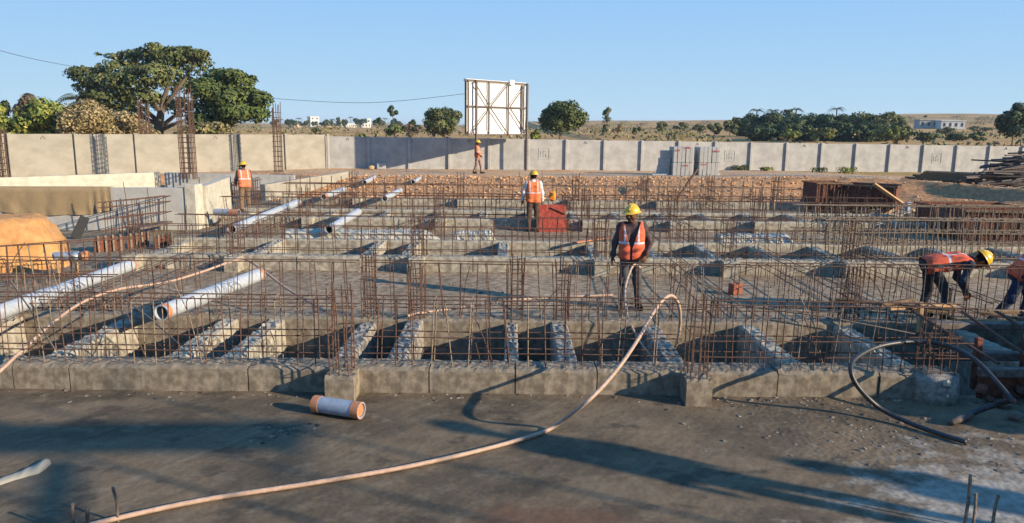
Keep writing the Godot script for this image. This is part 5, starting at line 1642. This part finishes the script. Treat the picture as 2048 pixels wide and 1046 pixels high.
func person(label: String, at: Vector3, turn: float, J: Dictionary, look: Dictionary, cell: float) -> Node3D:
	# J: joints in the person's own frame, facing +z, left hand at +x
	var o := thing("person", label, "person", at, turn)
	var shirt: Color = look.shirt
	var legs: Color = look.trousers
	var skin: Color = look.skin
	var boots: Color = look.boots
	var pel: Vector3 = J.pelvis
	var che: Vector3 = J.chest
	var nec: Vector3 = J.neck
	var ax := (che - pel).normalized()
	var X: Vector3 = J.get("across", Vector3.RIGHT)
	var fw := X.cross(ax).normalized()
	var s := Flesh.new()
	var caps := [
		[pel - X * 0.075, pel + X * 0.075, 0.118, 0.118, legs],
		[pel + ax * 0.10 - X * 0.07, che - X * 0.085, 0.108, 0.112, shirt],
		[pel + ax * 0.10 + X * 0.07, che + X * 0.085, 0.108, 0.112, shirt],
		[J.shoulder_l, J.shoulder_r, 0.068, 0.068, shirt],
		[che + ax * 0.03, nec, 0.085, 0.058, shirt],
		[nec, nec.lerp(J.head, 0.55), 0.056, 0.054, skin]]
	for q in ["l", "r"]:
		var hip: Vector3 = J["hip_" + q]
		var kn: Vector3 = J["knee_" + q]
		var an: Vector3 = J["ankle_" + q]
		var toe: Vector3 = J["toe_" + q]
		caps.append([hip, kn, 0.098, 0.070, legs])
		caps.append([kn, an.lerp(kn, 0.12), 0.069, 0.058, legs])
		caps.append([an, an - Vector3(0, 0.03, 0), 0.045, 0.042, boots])
		caps.append([an - Vector3(0, 0.03, 0), toe, 0.044, 0.036, boots])
		caps.append([an - Vector3(0, 0.045, 0), an - Vector3(0, 0.045, 0) - (toe - an).normalized() * 0.04, 0.036, 0.032, boots])
		var sh: Vector3 = J["shoulder_" + q]
		var el: Vector3 = J["elbow_" + q]
		var wr: Vector3 = J["wrist_" + q]
		var sleeve: Color = look.get("sleeve", shirt)
		caps.append([sh, el, 0.062, 0.050, sleeve])
		caps.append([el, el.lerp(wr, 0.82), 0.049, 0.040, sleeve if look.get("long", true) else skin])
		caps.append([el.lerp(wr, 0.75), wr, 0.031, 0.026, skin])
	field(s, caps, cell, 0.05)
	crease(s, 0.007, 0.5)
	var fine: float = look.get("fine", 0.008)
	head(s, J.head, J.get("face", Vector3.BACK), J.get("up", Vector3.UP), skin, Color(0.012, 0.010, 0.009), look.get("mask", Color(0, 0, 0, 0)), fine)
	for q in ["l", "r"]:
		var wr: Vector3 = J["wrist_" + q]
		var el: Vector3 = J["elbow_" + q]
		hand(s, wr - (wr - el).normalized() * 0.01, J.get("hand_" + q, wr - el), J.get("palm_" + q, Vector3(-0.8 if q == "l" else 0.8, 0, 0.3)), 1.0 if q == "l" else -1.0, J.get("curl_" + q, 0.35), skin, minf(fine, 0.006))
	put("body", skin_mesh(s), M.cloth, o)
	# the vest
	var vest := Flesh.new()
	var oc: Color = look.vest
	var grow := 0.020
	var vc := [
		[pel - ax * 0.01 - X * 0.075, che - X * 0.085, 0.122 + grow, 0.112 + grow, oc],
		[pel - ax * 0.01 + X * 0.075, che + X * 0.085, 0.122 + grow, 0.112 + grow, oc],
		[J.shoulder_l.lerp(J.shoulder_r, 0.13), J.shoulder_l.lerp(J.shoulder_r, 0.87), 0.068 + grow, 0.068 + grow, oc]]
	var len_ := (che - pel).length()
	var mid: Vector3 = (J.shoulder_l + J.shoulder_r) * 0.5
	var half: float = (J.shoulder_l - J.shoulder_r).length() * 0.5
	var open: float = look.get("open", 0.0)
	var keep := func(p: Vector3) -> bool:
		var t: float = (p - pel).dot(ax) / len_
		var u := absf((p - pel).dot(X))
		var w := (p - pel).dot(fw)
		if t < -0.24: return false
		if u > half + 0.035: return false
		if (p - mid).dot(ax) > 0.02 and u < 0.075 and w > -0.06: return false
		if w > 0.0 and u < 0.010 + open * 0.5 + 0.10 * maxf(0.0, t - 0.35): return false
		return true
	var paint := func(p: Vector3, col: Color) -> Color:
		var t: float = (p - pel).dot(ax) / len_
		var u := absf((p - pel).dot(X))
		if u > 0.098 and u < 0.124 and t > 0.5: return Color(0.62, 0.63, 0.66)
		if t > 0.52 and t < 0.60: return Color(0.62, 0.63, 0.66)
		return col * (1.0 + 0.12 * fn.get_noise_3dv(p * 5.0))
	field(vest, vc, cell * 0.55, 0.06, paint, keep)
	crease(vest, 0.006, 0.45)
	var vm := put("safety_vest", skin_mesh(vest), M.cloth, o)
	vm.set_meta("label", "orange safety vest with silver bands")
	# the helmet
	var f: Vector3 = J.get("face", Vector3.BACK).normalized()
	var up: Vector3 = J.get("up", Vector3.UP)
	up = (up - f * up.dot(f)).normalized()
	var hx := up.cross(f)
	var h := Node3D.new()
	h.name = "hard_hat"
	o.add_child(h, true)
	h.transform = Transform3D(Basis(hx, up, f), J.head + up * 0.052 - f * 0.012)
	var prof := []
	for i in 9:
		var a := PI / 2 * i / 8
		prof.append(Vector2(0.128 * cos(a), 0.128 * sin(a) * 0.98))
	put("shell", lathe(prof, 22), M.helmet, h, Transform3D(Basis.from_scale(Vector3(0.94, 1, 1.1)), Vector3.ZERO))
	var st := begin()
	for i in 28:
		var a0 := TAU * i / 28
		var a1 := TAU * (i + 1) / 28
		var R := func(a: float, e: float, y: float) -> Vector3:
			var ext: float = 0.012 + e * (0.008 + 0.045 * pow(maxf(0.0, sin(a)), 2.0))
			return Vector3(cos(a) * (0.118 + ext), y - 0.25 * ext * maxf(0.0, sin(a)), sin(a) * (0.138 + ext))
		quad(st, R.call(a0, 0.0, 0.012), R.call(a1, 0.0, 0.012), R.call(a1, 1.0, 0.0), R.call(a0, 1.0, 0.0))
		quad(st, R.call(a0, 1.0, 0.0), R.call(a1, 1.0, 0.0), R.call(a1, 1.0, -0.006), R.call(a0, 1.0, -0.006))
		quad(st, R.call(a0, 1.0, -0.006), R.call(a1, 1.0, -0.006), R.call(a1, -1.0, -0.004), R.call(a0, -1.0, -0.004))
	put("brim", done(st), M.helmet, h)
	st = begin()
	for k in 3: tube(st, [Vector3((k - 1) * 0.022, 0.05, 0.125), Vector3((k - 1) * 0.026, 0.115, 0.06), Vector3((k - 1) * 0.028, 0.130, 0.0), Vector3((k - 1) * 0.026, 0.115, -0.06), Vector3((k - 1) * 0.022, 0.05, -0.125)], 0.0075, 6)
	put("ridge", done(st), M.helmet, h)
	return o
func standing(stride := 0.0) -> Dictionary:
	return {"pelvis": Vector3(0, 0.92, 0), "chest": Vector3(0, 1.27, 0.0), "neck": Vector3(0, 1.43, -0.01), "head": Vector3(0, 1.56, 0.02),
		"shoulder_l": Vector3(0.175, 1.365, -0.01), "shoulder_r": Vector3(-0.175, 1.365, -0.01), "elbow_l": Vector3(0.25, 1.09, -0.03), "elbow_r": Vector3(-0.25, 1.09, -0.03),
		"wrist_l": Vector3(0.27, 0.86, 0.05), "wrist_r": Vector3(-0.27, 0.86, 0.05), "hip_l": Vector3(0.085, 0.88, 0), "hip_r": Vector3(-0.085, 0.88, 0),
		"knee_l": Vector3(0.11, 0.48, 0.03 + stride * 0.6), "knee_r": Vector3(-0.11, 0.48, 0.03 - stride * 0.3), "ankle_l": Vector3(0.12, 0.09, stride), "ankle_r": Vector3(-0.12, 0.09, -stride),
		"toe_l": Vector3(0.14, 0.035, 0.17 + stride), "toe_r": Vector3(-0.14, 0.035, 0.17 - stride)}
func build_people() -> void:
	var orange := Color(0.74, 0.15, 0.075)
	var dark := Color(0.15, 0.078, 0.050)
	# the worker holding the hose
	var J := standing()
	J.merge({"ankle_l": Vector3(0.15, 0.09, 0.0), "toe_l": Vector3(0.20, 0.035, 0.15), "ankle_r": Vector3(-0.10, 0.09, 0.06), "toe_r": Vector3(-0.17, 0.035, 0.21), "elbow_l": Vector3(0.285, 1.10, -0.02), "wrist_l": Vector3(0.235, 0.90, 0.13), "hand_l": Vector3(-0.35, -0.45, 0.7), "palm_l": Vector3(-0.8, -0.3, -0.3), "curl_l": 0.9, "elbow_r": Vector3(-0.27, 1.10, -0.04), "wrist_r": Vector3(-0.30, 0.86, 0.02), "face": Vector3(-0.5, -0.05, 0.85), "head": Vector3(-0.015, 1.56, 0.03)}, true)
	person("worker in open orange vest and jeans gripping the tan hose", Vector3(1.95, 0.0, -12.1), -0.15, J, {"shirt": Color(0.10, 0.062, 0.062), "trousers": Color(0.085, 0.085, 0.085), "skin": dark, "boots": Color(0.03, 0.027, 0.025), "vest": orange, "open": 0.012, "fine": 0.0065}, 0.014)
	# the worker seen from behind, white sleeves
	J = standing()
	J.merge({"face": Vector3(0.35, -0.1, 1.0), "elbow_l": Vector3(0.27, 1.10, 0.0), "wrist_l": Vector3(0.29, 0.88, 0.12)}, true)
	person("worker with his back turned in orange vest and white sleeves", Vector3(0.58, 0.0, -21.1), PI + 0.1, J, {"shirt": Color(0.62, 0.64, 0.68), "trousers": Color(0.10, 0.065, 0.05), "skin": dark, "boots": Color(0.05, 0.035, 0.03), "vest": Color(0.72, 0.19, 0.07), "fine": 0.010}, 0.02)
	# the masked worker at the tank wall
	J = standing()
	J.merge({"pelvis": Vector3(0, 0.90, -0.03), "chest": Vector3(0, 1.24, 0.04), "neck": Vector3(0, 1.39, 0.07), "head": Vector3(0, 1.51, 0.12), "shoulder_l": Vector3(0.175, 1.33, 0.05), "shoulder_r": Vector3(-0.175, 1.33, 0.05), "face": Vector3(0.5, -0.25, 1.0), "elbow_l": Vector3(0.25, 1.08, 0.12), "wrist_l": Vector3(0.22, 0.92, 0.30), "elbow_r": Vector3(-0.25, 1.06, 0.06)}, true)
	person("worker with face mask and orange vest beside the tank's sunlit wall", Vector3(-9.0, 0.0, -25.2), PI + 0.55, J, {"shirt": Color(0.10, 0.085, 0.075), "trousers": Color(0.20, 0.135, 0.09), "skin": dark, "boots": Color(0.06, 0.04, 0.03), "vest": Color(0.72, 0.20, 0.10), "mask": Color(0.25, 0.30, 0.36, 1), "fine": 0.010}, 0.02)
	# the worker walking by the billboard
	J = standing(0.16)
	J.merge({"wrist_l": Vector3(0.22, 0.92, -0.12), "elbow_l": Vector3(0.24, 1.10, -0.12), "wrist_r": Vector3(-0.23, 0.95, 0.22), "elbow_r": Vector3(-0.25, 1.10, 0.05)}, true)
	var w3 := at_level(955, 349, 0.42)
	person("worker in orange vest walking below the billboard", Vector3(w3.x, level_at(w3.x, w3.z), w3.z), 1.25, J, {"shirt": Color(0.42, 0.16, 0.10), "trousers": Color(0.36, 0.22, 0.18), "skin": dark, "boots": Color(0.05, 0.04, 0.035), "vest": Color(0.72, 0.20, 0.08), "fine": 0.012}, 0.024)
	# the worker bending over
	J = {"pelvis": Vector3(0, 0.88, -0.16), "chest": Vector3(0, 0.955, 0.24), "neck": Vector3(0, 0.965, 0.42), "head": Vector3(0, 0.965, 0.56), "face": Vector3(0.25, -1.0, 0.65), "up": Vector3(0, 0.55, 1.0),
		"shoulder_l": Vector3(0.18, 0.93, 0.34), "shoulder_r": Vector3(-0.18, 0.93, 0.34), "elbow_l": Vector3(0.22, 0.66, 0.34), "elbow_r": Vector3(-0.22, 0.66, 0.26), "wrist_l": Vector3(0.13, 0.46, 0.46), "wrist_r": Vector3(-0.13, 0.46, 0.36),
		"hip_l": Vector3(0.09, 0.85, -0.14), "hip_r": Vector3(-0.09, 0.85, -0.14), "knee_l": Vector3(0.12, 0.46, -0.10), "knee_r": Vector3(-0.12, 0.46, 0.08), "ankle_l": Vector3(0.13, 0.09, -0.17), "ankle_r": Vector3(-0.13, 0.09, 0.10), "toe_l": Vector3(0.15, 0.035, 0.0), "toe_r": Vector3(-0.15, 0.035, 0.28), "palm_l": Vector3(-0.5, 0, -0.7), "palm_r": Vector3(0.5, 0, -0.7), "curl_l": 0.7, "curl_r": 0.7}
	person("worker bending forward with hands at the cage, yellow helmet down", Vector3(6.68, 0.02, -11.5), PI / 2 - 0.15, J, {"shirt": Color(0.055, 0.06, 0.075), "trousers": Color(0.045, 0.045, 0.05), "skin": Color(0.26, 0.10, 0.045), "boots": Color(0.03, 0.027, 0.025), "vest": Color(0.74, 0.14, 0.075), "fine": 0.0075}, 0.015)
	# the worker stooping at the edge
	J = {"pelvis": Vector3(0, 0.80, -0.08), "chest": Vector3(0, 1.08, 0.14), "neck": Vector3(0, 1.18, 0.27), "head": Vector3(0, 1.24, 0.40), "face": Vector3(0, -0.7, 1.0), "up": Vector3(0, 1.0, 0.6),
		"shoulder_l": Vector3(0.18, 1.13, 0.21), "shoulder_r": Vector3(-0.18, 1.13, 0.21), "elbow_l": Vector3(0.25, 0.87, 0.28), "elbow_r": Vector3(-0.25, 0.87, 0.28), "wrist_l": Vector3(0.16, 0.66, 0.42), "wrist_r": Vector3(-0.16, 0.66, 0.42),
		"hip_l": Vector3(0.10, 0.77, -0.06), "hip_r": Vector3(-0.10, 0.77, -0.06), "knee_l": Vector3(0.14, 0.45, 0.16), "knee_r": Vector3(-0.14, 0.42, -0.20), "ankle_l": Vector3(0.15, 0.09, 0.10), "ankle_r": Vector3(-0.15, 0.09, -0.42), "toe_l": Vector3(0.17, 0.035, 0.28), "toe_r": Vector3(-0.16, 0.035, -0.25), "palm_l": Vector3(-0.6, -0.5, 0), "palm_r": Vector3(0.6, -0.5, 0), "curl_l": 0.6, "curl_r": 0.6}
	person("stooping worker in orange vest and dark blue trousers, one leg back", Vector3(7.86, 0.0, -11.3), PI / 2 - 0.25, J, {"shirt": Color(0.06, 0.06, 0.075), "trousers": Color(0.035, 0.045, 0.075), "skin": dark, "boots": Color(0.03, 0.027, 0.025), "vest": Color(0.76, 0.15, 0.07), "fine": 0.0085}, 0.016)
# ---------------------------------------------------------------- what stands beside the photographer and shades the slab
func build_shade_casters() -> void:
	var top := 1.5
	var st := begin()
	box(st, Vector3(6.6, -0.05, -3.3), Vector3(26.0, top, 9.0), Transform3D.IDENTITY, 0.03)
	tag(put("raised_platform", done(st), M.rough_concrete), "raised concrete platform beside the photographer's stand", "platform")
	var look := {"shirt": Color(0.10, 0.09, 0.08), "trousers": Color(0.08, 0.08, 0.09), "skin": Color(0.085, 0.045, 0.028), "boots": Color(0.03, 0.03, 0.03), "vest": Color(0.66, 0.115, 0.06), "fine": 0.012}
	person("bystander standing at the rim of the raised platform", Vector3(8.15, top, -3.1), -PI / 2, standing(), look, 0.024)
	var J := standing()
	J.merge({"elbow_r": Vector3(-0.32, 1.25, 0.2), "wrist_r": Vector3(-0.2, 1.45, 0.35)}, true)
	person("bystander with raised arm farther in on the raised platform", Vector3(11.4, top, -2.3), -PI / 2, J, look, 0.024)
	# a stack of shutter panels beside the last front bay
	var fs := thing("panel_stack", "tall stack of rusty shutter panels beside the front bay", "formwork", Vector3(10.0, 0, -6.8))
	for i in 14: put("panel", box_mesh(Vector3(2.6 + rf(-0.1, 0.1), 0.115, 3.0 + rf(-0.15, 0.15)), 0.01), M.plate if i % 3 else M.rust, fs, Transform3D(Basis(Vector3.UP, rf(-0.03, 0.03)), Vector3(rf(-0.05, 0.05), i * 0.125, rf(-0.06, 0.06))))
	# scaffold with a plank deck
	var o := thing("scaffold", "tube scaffold with a plank deck beside the photographer", "scaffold", Vector3.ZERO)
	var y := 5.2
	for i in 3: put("deck_plank", box_mesh(Vector3(6.6, 0.05, 0.21), 0.004), M.timber, o, Transform3D(Basis(Vector3.UP, 0.06), Vector3(9.2, y, -0.25 + i * 0.235)))
	for i in 2: put("deck_plank", box_mesh(Vector3(2.6, 0.05, 0.15), 0.004), M.timber, o, Transform3D(Basis(Vector3.UP, PI / 2 + 0.45), Vector3(10.85 + i * 0.16, y - 0.07, 1.5)))
	for x in [6.2, 9.2, 12.4]:
		for z in [-0.35, 0.45]: put("standard", tube_mesh([Vector3(x, top if x > 6.6 else 0.0, z + 0.0), Vector3(x, y + 1.1, z)], 0.025, 7), M.steel, o)
		put("transom", tube_mesh([Vector3(x, y - 0.03, -0.6), Vector3(x, y - 0.03, 0.7)], 0.025, 7), M.steel, o)
